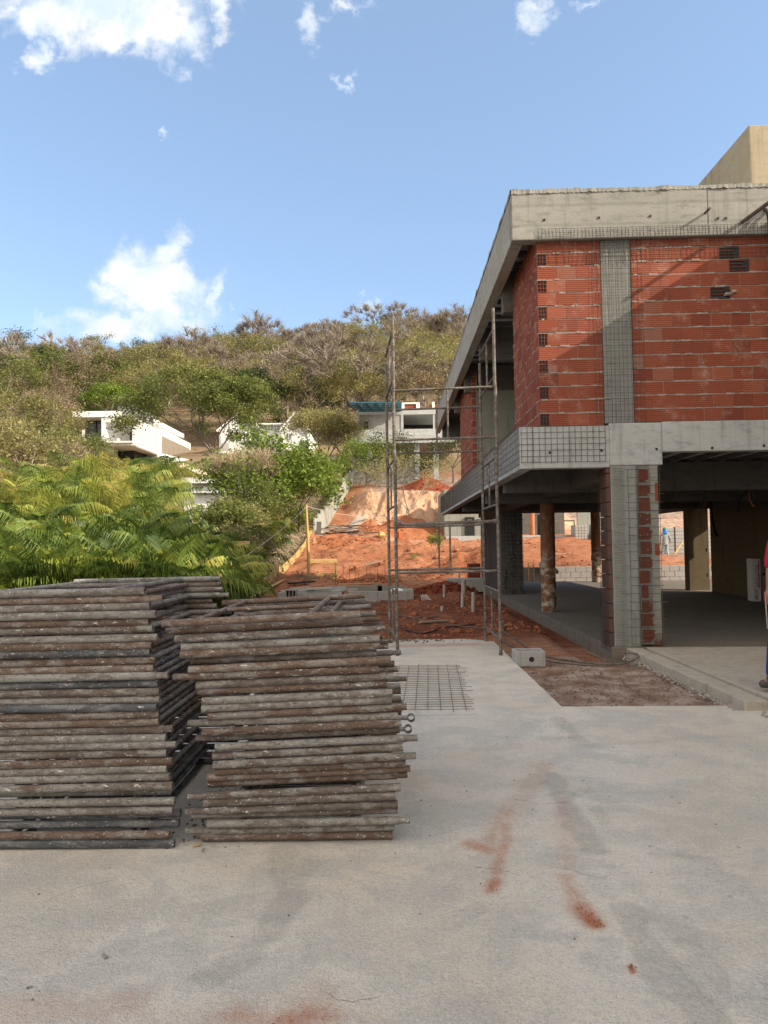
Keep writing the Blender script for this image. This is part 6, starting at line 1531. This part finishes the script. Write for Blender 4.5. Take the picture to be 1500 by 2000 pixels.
lone(850, 1088, 38.5, label='fresh yellow green sapling on the red slope behind the tower', name='sapling', cat='shrub', H=1.2, rtrunk=.014, first=.12, depth=3, sp=.35, upb=.7, nk=(2, 3), leaf_m='leaf_bright', nleaf=900, lsz=.085, cl=.085, bark='bark', sqz=1.2, asp=.7)
lone(807, 1088, 38, label='tiny green weed tuft on the red slope', name='weed', cat='weed', H=.25, rtrunk=.006, first=.04, depth=2, sp=.7, upb=.4, nk=(2,), leaf_m='leaf_bright', nleaf=160, lsz=.06, cl=.06, bark='bark')
lone(222, 818, 92, label='bright green round tree behind the villa roof', H=5.2, rtrunk=.14, first=.6, depth=3, sp=.95, upb=.05, nk=(2, 3), leaf_m='leaf_bright', nleaf=7000, lsz=.3, cl=.5, bark='bark', sqz=.6)
lone(158, 925, 52, label='dark green rounded bush below the villa', name='bush', cat='bush', H=3.2, rtrunk=.1, first=.4, depth=3, sp=.75, upb=.1, nk=(2, 3), leaf_m='leaf_green', nleaf=8500, lsz=.14, cl=.4, bark='bark')
lone(105, 910, 56, label='darker bush left of the villa base', name='bush', cat='bush', H=3.0, rtrunk=.1, first=.4, depth=3, sp=.8, upb=.05, nk=(2, 3), leaf_m='leaf_dark', nleaf=5000, lsz=.16, cl=.4, bark='bark')
for px, py, Y, H_, lm, nl, lab in ((30, 985, 42, 5.0, 'leaf_olive', 2600, 'tan twiggy tree at the left edge above the palms'), (90, 975, 46, 4.6, 'leaf_dry', 2200, 'brown twiggy tree beside the tan one above the palms'), (60, 900, 62, 6.2, 'leaf_olive', 3600, 'pale olive tree on the left slope below the wood'),
                                   (-10, 880, 66, 6.5, 'leaf_green', 4200, 'grey green tree at the left frame edge on the slope'), (95, 855, 78, 5.5, 'leaf_dry', 3000, 'brown bare looking tree left of the villa roof'), (15, 820, 84, 7, 'leaf_green', 4400, 'pale green tree high on the left slope'), (330, 800, 96, 8, 'leaf_olive', 5200, 'olive round tree rising behind the villa'),
                                   (395, 800, 98, 8.5, 'leaf_olive', 5600, 'golden olive tree behind the wide green tree'), (75, 840, 90, 7.5, 'leaf_dry', 3000, 'dry brown tree uphill of the pale olive one'), (165, 800, 100, 8, 'leaf_dry', 3000, 'brown tree on the slope above the villa roof end'), (500, 815, 100, 7, 'leaf_dark', 4500, 'dark rounded tree behind the dormer windows'), (455, 800, 104, 7, 'leaf_dark', 4500, 'dark green tree behind the left gable'),
                                   (600, 830, 96, 8.5, 'leaf_olive', 5600, 'wide olive tree behind the right gable'), (700, 830, 98, 8, 'leaf_olive', 5200, 'olive tree left of the pergola'), (830, 800, 95, 6, 'leaf_dry', 4500, 'rusty yellow tree behind the concrete house roof')):
    lone(px, py, Y, label=lab, H=H_, rtrunk=.14, first=1.2, depth=3, sp=.75, upb=.12, nk=(2, 3), leaf_m=lm, nleaf=nl, lsz=.17 + Y * .0012, cl=.45, bark='bark_pale', twigs=4 if nl < 3700 else 0, sqz=.6)
# shrubs that close the gap between the palms and the earth ramp
for px, py, Y, H_, lm, nl, lab in ((440, 1060, 26, 1.3, 'leaf_green', 3200, 'loose green shrub at the right end of the palm thicket'), (470, 1070, 29, 1.7, 'leaf_olive', 2600, 'olive weedy shrub behind the batter board'), (505, 1050, 32, 2.2, 'leaf_green', 3400, 'taller green shrub below the bare branches'), (545, 1062, 33, 1.6, 'leaf_olive', 2400, 'straw coloured weedy shrub above the yellow boards'),
                                   (520, 1095, 27.5, 1.3, 'leaf_olive', 2000, 'low tangled shrub just over the yellow boards'), (585, 1058, 41, 1.8, 'leaf_green', 2600, 'small green shrub at the upper end of the boards'), (450, 1110, 22.5, 1.2, 'leaf_olive', 1900, 'low dry shrub beside the posts of the batter board'), (612, 1000, 50, 2.4, 'leaf_green', 2600, 'green shrub leaning over the stepped wall'), (628, 965, 55, 2.2, 'leaf_olive', 2200, 'olive shrub behind the upper stepped wall')):
    lone(px, py, Y, label=lab, name='shrub', cat='shrub', H=H_, rtrunk=.03, first=.15, depth=3, sp=.6, upb=.3, nk=(2, 3), leaf_m=lm, nleaf=nl, lsz=.13, cl=.24, bark='bark_pale', twigs=2, twl=.5, sqz=.9)
# lawn behind the green tree
lw = MB(); a = [(-8.5, 63), (-4.2, 63), (-3.2, 70), (-8.5, 74)]
lw.v = [(x, y, ground_z(x, y) + .12) for x, y in a]; lw.face([0, 1, 2, 3]); tag(lw.build('lawn', simple('lawn_green', (.10, .17, .03), (.13, .19, .04), 3, .95)), 'mown lawn beside the gabled house', kind='structure')
# prototypes that found no place
def drop(o):
    for c in list(o.children): drop(c)
    bpy.data.objects.remove(o)
for k in range(len(pp)):
    for v in range(len(pp[k])):
        if (k, v) not in pu: drop(pp[k][v])
for k in range(len(protos)):
    for v in (0, 1):
        if (k, v) not in used: drop(protos[k][v])
